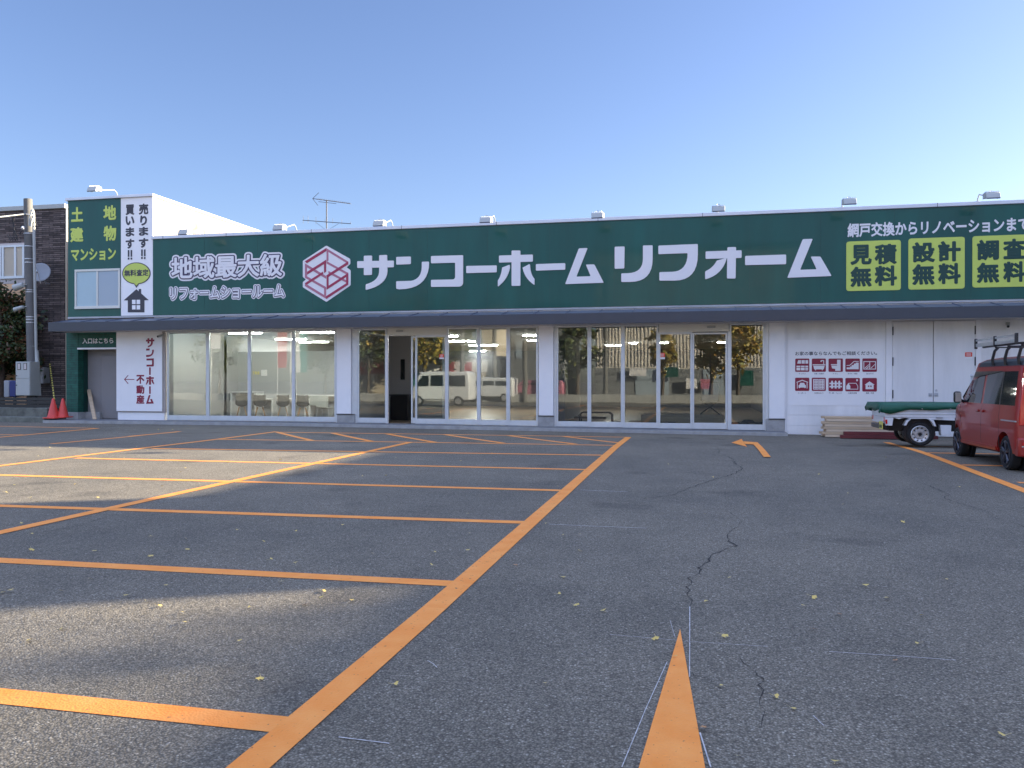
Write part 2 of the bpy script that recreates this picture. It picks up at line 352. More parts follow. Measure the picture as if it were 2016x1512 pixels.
M['bark'] = mat('bark', (.08, .06, .045), .9, var=.3, vscale=12, bump=.5, bscale=30)
M['leafd'] = leaf_mat('dark_leaves', [(.010, .030, .008), (.03, .065, .015), (.06, .07, .02), (.12, .03, .015)])
M['leafy'] = leaf_mat('ginkgo_leaves', [(.22, .17, .02), (.38, .26, .03), (.14, .15, .03), (.42, .22, .04)])
M['leafg'] = leaf_mat('green_leaves', [(.03, .06, .015), (.05, .09, .02), (.10, .10, .02), (.02, .04, .01)])
M['fall'] = leaf_mat('fallen_ginkgo', [(.62, .48, .12), (.70, .58, .22), (.55, .40, .09), (.62, .52, .28)])
M['fallb'] = mat('brown_leaf', (.42, .22, .09), .7)
M['corr'] = mat('corrugated_cladding', (.62, .58, .52), .55)
M['wall_b'] = mat('house_wall_grey', (.16, .17, .18), .8, var=.1, vscale=1)
M['wall_c'] = mat('house_wall_cream', (.50, .44, .34), .8, var=.06, vscale=1)
M['wall_p'] = mat('peach_siding', (.88, .55, .30), .7, var=.06, vscale=1)
M['roofb'] = mat('roof_dark', (.05, .05, .055), .6)
M['teal'] = mat('teal_cloth', (.02, .22, .20), .8)
M['redc'] = mat('red_cloth', (.42, .02, .03), .8)
M['rock'] = mat('dark_rock', (.05, .06, .075), .8, var=.3, vscale=6, bump=.6, bscale=14)
M['greyseat'] = mat('grey_canvas', (.22, .23, .26), .8)

# ---------------------------------------------------------------- lettering
def text_mesh(body, bold=.0):
    """flat letters; bold > 0 swells every stroke by that much with rounded corners"""
    cu = bpy.data.curves.new('lettering', 'FONT'); cu.body = body; cu.resolution_u = 3
    o = bpy.data.objects.new('lettering', cu); C.objects.link(o)
    bpy.context.view_layer.update()
    dg = bpy.context.evaluated_depsgraph_get(); me = bpy.data.meshes.new_from_object(o.evaluated_get(dg))
    vs = [Vector((v.co.x, v.co.y, .92)) for v in me.vertices]; fs = [tuple(p.vertices) for p in me.polygons]
    bpy.data.objects.remove(o); bpy.data.curves.remove(cu); bpy.data.meshes.remove(me)
    if bold:
        cnt = {}
        for f in fs:
            for a, b in zip(f, f[1:]+f[:1]): k = (min(a, b), max(a, b)); cnt[k] = cnt.get(k, 0)+1
        bd = [k for k, c in cnt.items() if c == 1]; bvs = set(v for k in bd for v in k); n = 8 if bold < .06 else 12
        seen = set()
        for vi in bvs:
            p = vs[vi]; key = (round(p.x, 3), round(p.y, 3))
            if key in seen: continue
            seen.add(key); b0 = len(vs); vs.append(Vector((p.x, p.y, 1)))
            for k in range(n): t = 2*math.pi*k/n; vs.append(Vector((p.x+math.cos(t)*bold, p.y+math.sin(t)*bold, 0)))
            fs += [(b0, b0+1+k, b0+1+(k+1)%n) for k in range(n)]
        for a, b in bd:
            p, q = vs[a], vs[b]; d = Vector((q.x-p.x, q.y-p.y))
            if d.length < 1e-5: continue
            d.normalize(); nx_, ny_ = -d.y*bold, d.x*bold; b0 = len(vs)
            vs += [Vector((p.x, p.y, 1)), Vector((q.x, q.y, 1)), Vector((p.x+nx_, p.y+ny_, 0)), Vector((q.x+nx_, q.y+ny_, 0)), Vector((p.x-nx_, p.y-ny_, 0)), Vector((q.x-nx_, q.y-ny_, 0))]
            fs += [(b0, b0+1, b0+3, b0+2), (b0, b0+4, b0+5, b0+1)]
    return vs, fs
_tc = {}
def put_text(mb, body, x0, x1, z0, z1, Y, bold=.03, pad=0., thick=.004, fit=None):
    """letters scaled to fill the box x0..x1, z0..z1 on the plane Y; pad > 0 swells the strokes outward past the box"""
    key = (body, bold)
    if key not in _tc: _tc[key] = text_mesh(body, bold)
    vs, fs = _tc[key]
    kf = (body, fit if fit is not None else bold)
    if kf not in _tc: _tc[kf] = text_mesh(*kf)
    fv = _tc[kf][0]
    ax, bx = min(v.x for v in fv), max(v.x for v in fv); ay, by = min(v.y for v in fv), max(v.y for v in fv)
    zz = max(1e-6, max(abs(v.z) for v in vs))
    mb.add([(lerp(x0, x1, (v.x-ax)/(bx-ax)), Y - (v.z/zz)*thick, lerp(z0, z1, (v.y-ay)/(by-ay))) for v in vs], fs)
def zoomer(sx, ox, oy, Y=D):
    """photo detail coordinates -> (x, z) on plane Y"""
    return lambda p: (lambda q: (q.x, q.z))(W(ox+p[0]/sx, oy+p[1]/sx, Y))
def tbox(mb, Z, body, x0, y0, x1, y1, Y, **k):
    """box given in detail coordinates at the text's left end"""
    a = Z((x0, y0)); b = Z((x0, y1)); c = Z((x1, (y0+y1)/2)); put_text(mb, body, a[0], c[0], b[1], a[1], Y, **k)
def path(tokens, n=8):
    out = []
    for tk in tokens:
        if len(tk) == 2: out.append(tuple(map(float, tk)))
        else:
            p0 = out[-1]; c = tk[:2]; p1 = tk[2:]
            for i in range(1, n+1):
                t = i/n; out.append(((1-t)**2*p0[0]+2*t*(1-t)*c[0]+t*t*p1[0], (1-t)**2*p0[1]+2*t*(1-t)*c[1]+t*t*p1[1]))
    return out
def round_poly(pts, r, ang=40):
    out = []; n = len(pts)
    for i in range(n):
        p = Vector(pts[i]); a = Vector(pts[i-1])-p; b = Vector(pts[(i+1)%n])-p
        la, lb = a.length, b.length
        if la < 1e-9 or lb < 1e-9: continue
        turn = math.degrees(math.pi - a.angle(b))
        if turn < ang: out.append(tuple(p)); continue
        q = min(r, la*.45, lb*.45); p0 = p+a/la*q; p1 = p+b/lb*q
        for k in range(4):
            t = k/3; out.append(tuple(p0*(1-t)**2 + p*2*t*(1-t) + p1*t*t))
    return out
KATA = {   # outlines of the heavy katakana of the sign, per character, several strokes each
 'サ': [[(12,299),(303,294),(303,347),(12,353)], [(65,256),(130,254),(130,408),(65,410)], [(187,251),(250,249),(253,375),(250,490,80,528),(80,483),(187,455,187,375)]],
 'ン': [[(322,265),(438,262),(438,322),(322,326)], [(525,303),(582,302),(582,345),(560,522,345,522),(322,518),(322,458),(440,455),(522,440,525,345)]],
 'コ': [[(598,258),(853,251),(853,462),(853,500,815,501),(598,503),(598,447),(765,444),(790,444,790,420),(790,311),(598,316)]],
 'ー': [[(878,337),(1120,332),(1120,387),(878,394)]],
 'ホ': [[(1138,254),(1407,246),(1407,302),(1138,310)], [(1238,214),(1308,214),(1308,494),(1238,495)], [(1165,330),(1225,328),(1225,350),(1210,440,1129,502),(1129,452),(1160,410,1165,330)], [(1322,325),(1385,323),(1385,400,1420,440),(1420,489),(1330,430,1322,325)]],
 'ーb': [[(1431,322),(1664,314),(1664,366),(1431,374)]],
 'ム': [[(1772,197),(1842,194),(1752,422),(1866,418),(1828,326),(1895,324),(1970,470),(1663,481)]],
}
KATB = {
 'リ': [[(44,288),(130,285),(127,475),(44,478)], [(288,277),(372,275),(372,390),(372,592,175,592),(101,592),(101,518),(160,516),(288,512,288,390)]],
 'フ': [[(421,278),(762,264),(762,350),(762,580,560,580),(430,580),(430,507),(540,504),(672,500,674,343),(421,352)]],
 'ォ': [[(829,328),(1140,318),(1140,384),(829,393)], [(1017,292),(1092,290),(1088,562),(1013,562)], [(935,388),(1012,386),(975,530,825,570),(825,500),(900,470,935,388)]],
 'ー': [[(1170,367),(1524,355),(1524,438),(1170,447)]],
 'ム': [[(1668,222),(1754,220),(1645,487),(1788,482),(1737,373),(1820,372),(1917,540),(1534,556)]],
}
def strokes_on(mb, strokes, Z, Y, thick, r=.03, lay=.0015):
    for i, s in enumerate(strokes):
        pts = round_poly([Z(p) for p in path(s)], r); mb.prism(pts, Y-thick-i*lay, Y)
def rrect(x0, x1, z0, z1, r): return round_poly([(x0, z0), (x1, z0), (x1, z1), (x0, z1)], r)
# ================================================================ GROUND AND MARKINGS
def axis(a, b, fine0, fine1, step, far):
    v = [a]; x = fine0
    for k in far[::-1]:
        if fine0-k > a: v.append(fine0-k)
    while x <= fine1: v.append(x); x += step
    for k in far:
        if fine1+k < b: v.append(fine1+k)
    v.append(b); return v
xs = axis(-900, 900, -34, 22, 1.0, [4, 12, 40, 120, 400]); ys = axis(-900, 900, 0, 30, .75, [4, 12, 40, 120, 400])
g = MB(); g.v = [(x, y, gz(x, y)) for y in ys for x in xs]; nx = len(xs)
g.f = [(j*nx+i, j*nx+i+1, (j+1)*nx+i+1, (j+1)*nx+i) for j in range(len(ys)-1) for i in range(nx-1)]
o = g.build('ground', M['asphalt'], smooth=60); struct(o)

def drape(pts, lift, cut=.8):
    """closed 2-D outline laid on the ground as one sheet (narrow strips stay true to the slope)"""
    mb = MB(); n = len(pts)
    mb.add([(p[0], p[1], gz(p[0], p[1])+lift) for p in pts], [tuple(range(n))]); return mb
def strip(a, b, wd, lift=.006, w2=None, name='parking_line', m='orange', mb=None):
    own = mb is None; mb = mb or MB()
    a = Vector(a[:2]); b = Vector(b[:2]); d = (b-a); L = d.length; d /= L; nrm = Vector((-d.y, d.x)); k = max(1, int(L/.8)); vs = []
    for i in range(k+1):
        t = i/k; c = a+(b-a)*t; hw = lerp(wd, w2 if w2 is not None else wd, t)/2
        for s in (-1, 1):
            q = c+nrm*hw*s; vs.append((q.x, q.y, gz(q.x, q.y)+lift))
    mb.add(vs, [(2*i, 2*i+1, 2*i+3, 2*i+2) for i in range(k)])
    if own: return struct(mb.build(name, M[m]))
def gp(x, y): p = G(x, y); return (p.x, p.y)
LW = .15
XA = -1.62
pa, pb_, pc_ = Vector(gp(490, 1512)), Vector(gp(855, 1198)), Vector(gp(1237, 861)); strip(pa+(pa-pb_)*.5, pb_, LW, .005); strip(pb_, pc_, LW, .005)                          # the long line towards the shop
pB = [gp(808, 871), gp(0, 1049)]; d_ = Vector(pB[1])-Vector(pB[0]); strip(pB[0], Vector(pB[1])+d_.normalized()*6, LW, .005)
pE = [gp(545, 850), gp(290, 881.5), gp(140, 903), gp(0, 919)]; strip(pE[0], pE[1], LW, .005); strip(pE[1], Vector(pE[3])+Vector((0, -8)), LW, .0055)
pF = [gp(193, 843.5), gp(0, 861)]; strip(pF[0], Vector(pF[1])+(Vector(pF[1])-Vector(pF[0])), LW*.9, .005)
strip(gp(355, 849.5), gp(100, 874), LW*.9, .003); strip(gp(345, 851), gp(255, 859), LW*.9, .0042)
strip(gp(193, 843.5), gp(-150, 836), LW*.8, .0035); strip(gp(45, 856), gp(-150, 856), LW*.8, .0035)
def xline(a, b, lift=.003, ext=0):
    a, b = Vector(gp(*a)), Vector(gp(*b)); d = (a-b).normalized(); strip(a+d*ext, b, LW, lift)
xline((0, 1371), (590, 1431), ext=4); xline((0, 1103.5), (893, 1149.5), ext=5); xline((0, 996), (1037, 1029), ext=6)
xline((0, 935.5), (1110, 966), ext=7); xline((150, 902), (1160, 925)); xline((300, 883), (1195, 896.5))
xline((430, 865), (1214, 877)); xline((545, 851), (1240, 861))
for a, b in (((547, 851.5), (614, 867.5)), ((655, 853), (731, 869)), ((762, 854.5), (856, 871)), ((877, 856), (991, 872.5)), ((1003, 858), (1133, 874.5)), ((1111, 859.5), (1222, 872.5))):
    strip(gp(*a), gp(*b), LW, .0042)
pC = [gp(1745, 871), gp(2016, 966)]; strip(pC[0], Vector(pC[1])+(Vector(pC[1])-Vector(pC[0]))*1.2, LW, .005)
xc = Vector(gp(1812, 889)); 
for yy in (19.4, 17.0, 14.62, 12.25, 9.9, 7.5): strip((4.2, yy), (9.4, yy), LW*.9, .003)
arm = MB()
def quad_drape(mb, a, b, c, d, lift, n=8):
    a, b, c, d = [Vector(gp(*p)) for p in (a, b, c, d)]; vs = []
    for i in range(n+1):
        for j in range(n+1): q = a.lerp(b, i/n).lerp(d.lerp(c, i/n), j/n); vs.append((q.x, q.y, gz(q.x, q.y)+lift))
    mb.add(vs, [(i*(n+1)+j, i*(n+1)+j+1, (i+1)*(n+1)+j+1, (i+1)*(n+1)+j) for i in range(n) for j in range(n)])
quad_drape(arm, (1440, 872), (1440.5, 872.2), (1470.5, 880.2), (1460, 864.5), .008); quad_drape(arm, (1463.5, 869.6), (1491, 871.6), (1483, 875.8), (1467, 875), .011); quad_drape(arm, (1490.8, 871.4), (1517.5, 901), (1503.5, 901), (1482.8, 875.6), .014)
struct(arm.build('arrow_marking', M['orange']))
t0, tl, tr = Vector(gp(1339, 1240)), Vector(gp(1258, 1512)), Vector(gp(1388, 1512))
tl = t0+(tl-t0)*1.7; tr = t0+(tr-t0)*1.7
struct(drape([t0, tl, tr], .005).build('arrow_marking', M['orange']))
# chalk snap lines
ck = MB()
def sub(zx, zy, s=4.0): return lambda p: (zx+p[0]/s, zy+p[1]/s)
def pl(mb, pts, wd, lift):
    for a, b in zip(pts[:-1], pts[1:]): strip(gp(*a), gp(*b), wd, lift, mb=mb)
q7 = sub(1008, 1134)
for seg, wd in ((((1400, 245), (1398, 800)), .008), (((770, 465), (1320, 512)), .005), (((1360, 518), (2016, 560)), .005), (((1245, 355), (1285, 490)), .004), (((1222, 680), (1050, 1060)), .006), (((1050, 1060), (865, 1512)), .006), (((1480, 1240), (1565, 1512)), .009)):
    pl(ck, [q7(p) for p in seg], wd*.6, .004)
q8 = sub(1512, 1134); pl(ck, [q8(p) for p in ((480, 600), (990, 632), (1480, 668))], .005, .004); pl(ck, [q8(p) for p in ((355, 1105), (440, 1185))], .004, .004)
q3 = sub(1008, 820); pl(ck, [q3(p) for p in ((540, 580), (910, 595))], .012, .004); pl(ck, [q3(p) for p in ((290, 850), (640, 866), (1060, 882))], .01, .004)
q6 = sub(504, 1134); pl(ck, [q6(p) for p in ((650, 1275), (1050, 1325))], .006, .004); pl(ck, [q6(p) for p in ((1350, 670), (1400, 700), (1425, 725))], .004, .004)
struct(ck.build('chalk_lines', M['chalk']))
# cracks in the asphalt
cr = MB()
def crack(q, pts, wd):
    P_ = [Vector(gp(*q(p))) for p in pts]; out = []
    for a, b in zip(P_[:-1], P_[1:]):
        n = max(2, int((b-a).length/.07)); d = (b-a).normalized(); nn = Vector((-d.y, d.x))
        for i in range(n): out.append(a+(b-a)*i/n + nn*R.uniform(-.022, .022))
    out.append(P_[-1]); L_ = len(out); vs = []
    for i, p in enumerate(out):
        d = (out[min(i+1, L_-1)]-out[max(i-1, 0)]).normalized(); nn = Vector((-d.y, d.x)); hw = wd*.62*R.uniform(.2, 1.35)*(.35+.65*math.sin(math.pi*min(1, max(0, i/(L_-1)))))
        for s in (-1, 1): c = p+nn*hw*s; vs.append((c.x, c.y, gz(c.x, c.y)+.0035))
    cr.add(vs, [(2*i, 2*i+1, 2*i+3, 2*i+2) for i in range(L_-1)])
crack(q3, [(1625,235),(1630,290),(1700,315),(1745,340),(1750,365),(1815,410),(1750,450),(1700,470),(1620,490),(1500,525),(1400,565),(1280,615),(1110,640),(940,660),(760,690),(400,708),(160,713)], .011)
crack(q3, [(1805,820),(1770,870),(1700,920),(1693,985),(1760,1020),(1640,1055),(1565,1110),(1570,1145),(1450,1195),(1495,1220),(1400,1275),(1380,1370),(1400,1500)], .010)
crack(q3, [(1760,1020),(1850,997),(1970,1000),(2100,1010)], .005); crack(q3, [(1180,655),(1400,690),(1560,720),(1700,750),(1800,815)], .006)
q4 = sub(1512, 820)
crack(q4, [(1170,508),(1250,540),(1320,565),(1400,600),(1440,615),(1395,640),(1440,665),(1500,685),(1600,710),(1700,740),(1770,780)], .008)
crack(q4, [(1740,785),(1850,825),(1960,850),(2016,870),(2200,930)], .008)
crack(q7, [(1400,765),(1500,810),(1600,850),(1660,900)], .004); crack(q7, [(1560,550),(1700,630),(1850,690),(1930,790),(1970,830),(1950,900),(1990,980),(1995,1060),(1960,1200)], .0045)
q1 = sub(0, 820); crack(q1, [(1900,545),(1750,590),(1550,640),(1400,670),(1200,700)], .006); crack(q1, [(1000,760),(850,790),(700,840),(500,885),(350,910),(150,950)], .007)
struct(cr.build('asphalt_cracks', M['crack']))

# walkway along the shop front
def slab_mesh(x0, x1, y0, y1, name, m, drop=.16, dz=0):
    mb = MB(); n = max(1, int((x1-x0)/1.5)); vs = []
    for i in range(n+1):
        x = lerp(x0, x1, i/n); s_ = slab(x)+dz
        vs += [(x, y0, s_-drop), (x, y0, s_), (x, y1, s_), (x, y1, s_-drop)]
    fs = []
    for i in range(n):
        a = 4*i; b = a+4; fs += [(a, a+1, b+1, b), (a+1, a+2, b+2, b+1), (a+2, a+3, b+3, b+2)]
    fs += [(0, 3, 2, 1), (4*n, 4*n+1, 4*n+2, 4*n+3)]; mb.add(vs, fs); return mb.build(name, m)
xs0 = WX(84, 22.5)
struct(slab_mesh(xs0, 2.35, 22.5, 22.62, 'kerb', M['conc']))
struct(slab_mesh(xs0, 2.35, 22.62, 23.5, 'pavement', M['slab'], dz=-.002))

# fallen leaves
def leaf_bm(kind):
    mb = MB(); pts = [(0, 0)]
    for i in range(9):
        a = math.radians(35+110*i/8); r = .026*(1+.12*math.sin(i*2.1+kind)); 
        if i == 4: r *= .75
        pts.append((math.cos(a)*r, math.sin(a)*r))
    cup = .35+.15*kind
    vs = [(p[0], p[1], .003+cup*(p[0]**2)*9+(.004*math.sin(kind+p[1]*90))) for p in pts]
    mb.add(vs, [(0, i, i+1) for i in range(1, 9)])
    mb.add([(-.0012, 0, .003), (.0012, 0, .003), (.004+.003*kind, -.03, .008), (.002+.003*kind, -.03, .008)], [(0, 1, 2, 3)])
    return mb
leafp = []
for k in range(4):
    o = leaf_bm(k).build('fallen_leaf', M['fallb'] if k == 3 else M['fall']); o.location = (0, 0, 0); leafp.append(o)
spots = []
for px, py in ((470,1265),(125,1240),(180,1143),(120,1166),(385,1144),(360,1210),(50,1266),(358,1230),(512,1338),(604,1194),(692,1186),(774,1351),(923,1085),(735,1092),(582,1112),(1074,1351),(1110,1140),(1190,1207),(1291,1259),(1386,1188),(1417,1356),(1422,1255),(1452,1495),(1378,1439),(1437,1140),(1598,1178),(1584,1196),(1647,1212),(1602,1243),(1750,1182),(1820,1216),(1764,1306),(1980,1452),(1645,1508),(1555,1397),(1139,1087),(1144,1055),(1110,1055),(925,1052),(368,1084),(580,1047),(370,1085),(26,1005),(88,989),(17,971),(130,1007),(208,1007),(40,1033),(60,1054),(100,1005),(85,941),(37,932),(60,927),(10,971),(90,996),(420,888),(448,912),(290,888),(100,882),(76,899),(245,902),(307,967)):
    spots.append((px, py))
for _ in range(60):
    px = R.uniform(0, 1500)*R.uniform(.4, 1); py = 880+R.uniform(0, 1)**1.7*330; spots.append((px, py))
for _ in range(14): spots.append((R.uniform(1200, 2016), 880+R.uniform(0, 1)**1.5*500))
for _ in range(26): spots.append((R.uniform(150, 1500), R.uniform(842, 862)))
used = [False]*4
for i, (px, py) in enumerate(spots):
    k = 3 if (i in (23, 27, 31) or R.random() < .05) else R.randrange(3)
    p = G(px, py); o = leafp[k] if not used[k] else leafp[k].copy()
    if used[k]: C.objects.link(o)
    used[k] = True
    o.location = (p.x, p.y, p.z+.011); s_ = R.uniform(.7, 1.3)*.9; o.scale = (s_, s_, s_)
    o.rotation_euler = (R.uniform(-.25, .25), R.uniform(-.3, .3), R.uniform(0, 6.28))
    tag(o, 'withered brown leaf lying on the asphalt' if k == 3 else 'small yellow fan-shaped leaf lying on the asphalt', 'leaf', 'brown leaves on the asphalt' if k == 3 else 'yellow leaves scattered on the asphalt')

# ================================================================ THE SHOP
XL = W(135, 500, D).x; XT = W(303, 500, D).x; XR = 13.5; ZS0, ZS1 = 3.43, 5.835; ZT = 7.20; ZH = 2.90
shop = thing('store_building', 'long single storey showroom with white walls, glass front and slate canopy', 'building', (-3, D, 0))
# upper wall behind the sign, side and back walls, roof
mb = MB(); mb.box(XT, XR, D, D+.25, 3.30, ZS1-.002); mb.box(XR-.25, XR, D+.25, D+19.75, -.1, ZS1); mb.box(XT+.002, XR, D+19.75, D+20, -.1, ZS1)
mb.box(XT, XT+.2, D+.25, D+19.75, -.1, 5.3)
mb.build('wall', M['white_w'], shop)
MB().box(XT+.01, XR-.25, D+.25, D+19.75, 5.30, 5.45).build('roof', M['roofm'], shop)
cp = MB(); cp.box(XT-.03, XR+.03, D-.10, D+.30, ZS1, ZS1+.10).build('parapet_coping', M['coping'], shop, bevel=.012)
jt = MB()
for px in (125+300, 449, 616, 793, 979, 1178, 1383, 1843):
    x = WX(px if px != 425 else 325, D); jt.box(x-.006, x+.006, D-.104, D-.08, ZS1-.002, ZS1+.103)
jt.build('coping_joint', M['dkgrey'], shop)
MB().box(XL-.0, XR, D-.05, D+.0, 3.375, ZS0-.002).build('sill_trim', M['trim'], shop)
# canopy
FY = 22.5; zf0, zf1 = 2.905, 3.185
xl = W(97, 640, FY).x
cb = MB(); cb.prism([(FY, zf0+.03), (FY, zf1), (D-.052, 3.34), (D-.052, zf0+.03)], xl, XR, 'YZ'); 
can = cb.build('canopy', M['roofm'], shop)
MB().box(xl-.02, XR, FY-.03, FY, zf0, zf1+.01).box(xl-.02, xl-.001, FY+.001, D-.05, zf0, zf1+.01).build('fascia', M['fascia'], can, bevel=.008)
MB().box(xl, XR, FY+.002, D-.002, zf0+.012, zf0+.028).build('soffit', M['soffit'], can)
x = xl+.2
while x < XR: MB().prism([(FY+.01, zf1), (FY+.01, zf1+.025), (D-.06, 3.362), (D-.06, 3.335)], x, x+.02, 'YZ').build('roof_seam', M['roofm'], can); x += .9
# header over the glazing
XB1a, XB1b, XB2a, XB2b, XB3a, XB3b = [WX(p, D) for p in (326, 662, 703, 1060, 1093, 1507)]
hd = MB(); hd.box(XT-1.8, XR-.25, D+.005, D+.2, ZH+.03, 3.298); hd.build('header', M['soffit'], shop)

def window_bay(edges, skip=(), top=ZH+.03, tops=None):
    """aluminium shop windows between pixel columns; each light is a frame with its pane"""
    for i, (a, b) in enumerate(zip(edges[:-1], edges[1:])):
        if i in skip: continue
        x0, x1 = WX(a, D), WX(b, D); zb = slab((x0+x1)/2)+.005; tp = (tops or {}).get(i, top)
        f = MB(); yF, yB = D+.012, D+.085
        f.box(x0, x0+.055, yF, yB, zb, tp); f.box(x1-.055, x1, yF, yB, zb, tp)
        f.box(x0+.055, x1-.055, yF+.002, yB, zb, zb+.15); f.box(x0+.055, x1-.055, yF+.002, yB, tp-.06, tp)
        fr = f.build('window', M['frame'], shop, bevel=.006)
        MB().box(x0+.05, x1-.05, D+.045, D+.052, zb+.145, tp-.055).build('pane', M['glass'], fr)
window_bay([328, 408, 490, 577, 661])
window_bay([703, 761], ); window_bay([817, 879], tops={0: 2.70}); window_bay([879, 942, 1000, 1059])
window_bay([1095, 1160, 1226, 1296]); window_bay([1296, 1363], tops={0: 2.70}); window_bay([1436, 1506])
# sliding doors: the left one stands open, the right one is closed
def sliding_door(a, b, label, y=D+.10):
    x0, x1 = WX(a, D), WX(b, D); zb = slab((x0+x1)/2)+.01; d = MB(); tp = 2.68
    d.box(x0, x0+.05, y, y+.04, zb, tp); d.box(x1-.05, x1, y, y+.04, zb, tp); d.box(x0+.05, x1-.05, y+.002, y+.04, zb, zb+.17); d.box(x0+.05, x1-.05, y+.002, y+.04, tp-.05, tp)
    o = d.build('sliding_door', M['frame'], shop, bevel=.005, label=label)
    MB().box(x0+.045, x1-.045, y+.018, y+.024, zb+.165, tp-.045).build('pane', M['glass'], o)
sliding_door(807, 872, 'slid-open glass door behind the fixed light'); sliding_door(1363, 1432, 'closed glass sliding door', D+.03)
for a, b, c in ((762, 879, 787), (1297, 1435, 1400)):
    x0, x1 = WX(a, D), WX(b, D); h = MB().box(x0, x1, D+.006, D+.095, 2.702, ZH+.028).build('door_header', M['frame_w'], shop, bevel=.004)
    xc = WX(c, D); MB().box(xc-.11, xc+.11, D-.035, D+.003, 2.80, 2.86).build('door_sensor', M['grey'], h, bevel=.01)
# door posts
MB().box(WX(1432.5, D), WX(1436, D)+.02, D+.004, D+.09, .03, 2.70).build('door_post', M['frame'], shop)
MB().box(WX(760, D)-.01, WX(763.5, D), D+.006, D+.09, .05, 2.70).build('door_post', M['frame'], shop)
# jambs and columns between the bays
def column(a, b, basea, baseb, ztop_px, zb_px, jamb=None):
    x0, x1 = WX(a, D), WX(b, D); zt = W((a+b)/2, ztop_px, D).z; zb = slab(x0)-.01
    c = MB().box(x0, x1, D-.045, D+.20, zt, ZH+.028).build('column', M['white'], shop, bevel=.006)
    MB().box(WX(basea, D), WX(baseb, D), D-.03, D+.20, zb, zt-.004).build('column_base', M['conc'], c, bevel=.01)
    MB().box(x0-.01, WX(baseb, D)+.01, D-.055, D-.031, zt-.022, zt-.006).build('flashing', M['dkgrey'], c)
column(664, 692, 664, 699, 814.5, 831); column(1061, 1090, 1059, 1091, 818, 837); column(1514, 1545, 1508, 1545, 824, 847)
MB().box(WX(692.3, D), WX(702.5, D), D+.02, D+.2, .06, ZH+.028).box(WX(1090.3, D), WX(1094.6, D), D+.02, D+.2, .04, ZH+.028).box(WX(1506.3, D), WX(1513.6, D), D+.02, D+.2, -.02, ZH+.028).box(WX(661.2, D), WX(663.8, D), D+.01, D+.2, .1, ZH+.028).build('jamb', M['frame'], shop)
# wall right of the glass: panelled shutter, double doors, panelled wall
zg = slab(3.5)-.09
def panelled(a, b, name, seams, y=D+.03, z1=ZH+.028):
    x0, x1 = WX(a, D), WX(b, D) if b < 2016 else XR-.26; mb = MB(); zs = [zg-.05]+seams+[z1]
    for s0, s1 in zip(zs[:-1], zs[1:]): mb.box(x0, x1, y, y+.12, s0+.006, s1-.006)
    mb.box(x0, x1, y+.012, y+.11, zg-.05, z1-.01); return mb.build(name, M['white_w'], shop, bevel=.003)
panelled(1549, 1744, 'shutter', [.16, .44, .73, 1.02, 1.7, 2.42, 2.66])
MB().box(WX(1545.2, D), WX(1548.8, D), D+.004, D+.15, zg-.05, ZH+.028).build('post', M['white'], shop, bevel=.006)
for a, b in ((1744.3, 1756.5), (1921.5, 1932)): MB().box(WX(a, D), WX(b, D), D+.0, D+.15, zg-.05, ZH+.028).build('post', M['white'], shop, bevel=.006)
for a, b, s in ((1757, 1837.3, 1), (1838.7, 1921, 0)):
    x0, x1 = WX(a, D), WX(b, D); d = MB().box(x0, x1, D+.02, D+.08, zg, ZH+.01).build('steel_door', M['white_w'], shop, bevel=.004)
    xc = WX(1832 if s else 1843.5, D); z = W(1838, 777, D).z
    MB().box(xc-.045, xc+.045, D+.008, D+.0195, z-.045, z+.045).cyl((xc, D-.02, z), (xc, D+.01, z), .022, n=10).build('door_handle', M['steel'], d, bevel=.004)
    if not s: MB().cyl((xc, D+.0, z+.11), (xc, D+.0198, z+.11), .028, n=12).build('lock', M['steel'], d)
    hx = x0+.012 if s else x1-.012
    for z in (2.55, 1.75, .9): MB().box(hx-.012, hx+.012, D+.0, D+.0195, z, z+.22).build('hinge', M['dkgrey'], d)
panelled(1932.5, 2100, 'panelled_wall', [.5, 1.1, 1.7, 2.02, 2.34, 2.66])

# two-storey corner part on the left
tw = MB(); tw.box(XL, XT, D+.005, D+19.5, 3.30, ZT-.002)
tw.build('corner_block_wall', M['cream'], shop)
MB().box(XL-.06, XT+.02, D-.09, D+.16, ZT, ZT+.09).box(XT-.1, XT+.03, D+.16, D+19.55, ZT, ZT+.085).build('corner_block_coping', M['coping'], shop, bevel=.01)
# seams on the sunlit flank
sm = MB()
for z in (6.85, 6.45, 6.05): sm.box(XT, XT+.006, D+.02, D+19.4, z, z+.012)
sm.box(XT, XT+.012, D+7.6, D+7.66, 5.5, ZT-.01); sm.build('flank_seam', M['soffit'], shop)
XG = WX(240, D)
MB().box(XL, XG, D-.028, D+.003, 3.43, ZT-.003).build('green_wall_panel', M['green'], shop)
# window in the green wall
Z1 = zoomer(4.725, 0, 340)
a, b = Z1((708, 905)), Z1((1128, 1262)); x0, x1, z0, z1 = a[0], b[0], b[1], a[1]
fr = MB().box(x0, x1, D-.075, D-.03, z1-.07, z1).box(x0, x1, D-.085, D-.03, z0, z0+.09).box(x0, x0+.06, D-.073, D-.03, z0+.09, z1-.07).box(x1-.06, x1, D-.073, D-.03, z0+.09, z1-.07).box((x0+x1)/2-.03, (x0+x1)/2+.03, D-.071, D-.03, z0+.09, z1-.07).build('sash_window', M['frame_w'], shop, bevel=.005)
MB().box(x0+.06, (x0+x1)/2-.03, D-.045, D-.03, z0+.09, z1-.07).build('pane', M['glass2'], fr); MB().box((x0+x1)/2+.03, x1-.06, D-.05, D-.03, z0+.09, z1-.07).build('pane', M['glass3'], fr)
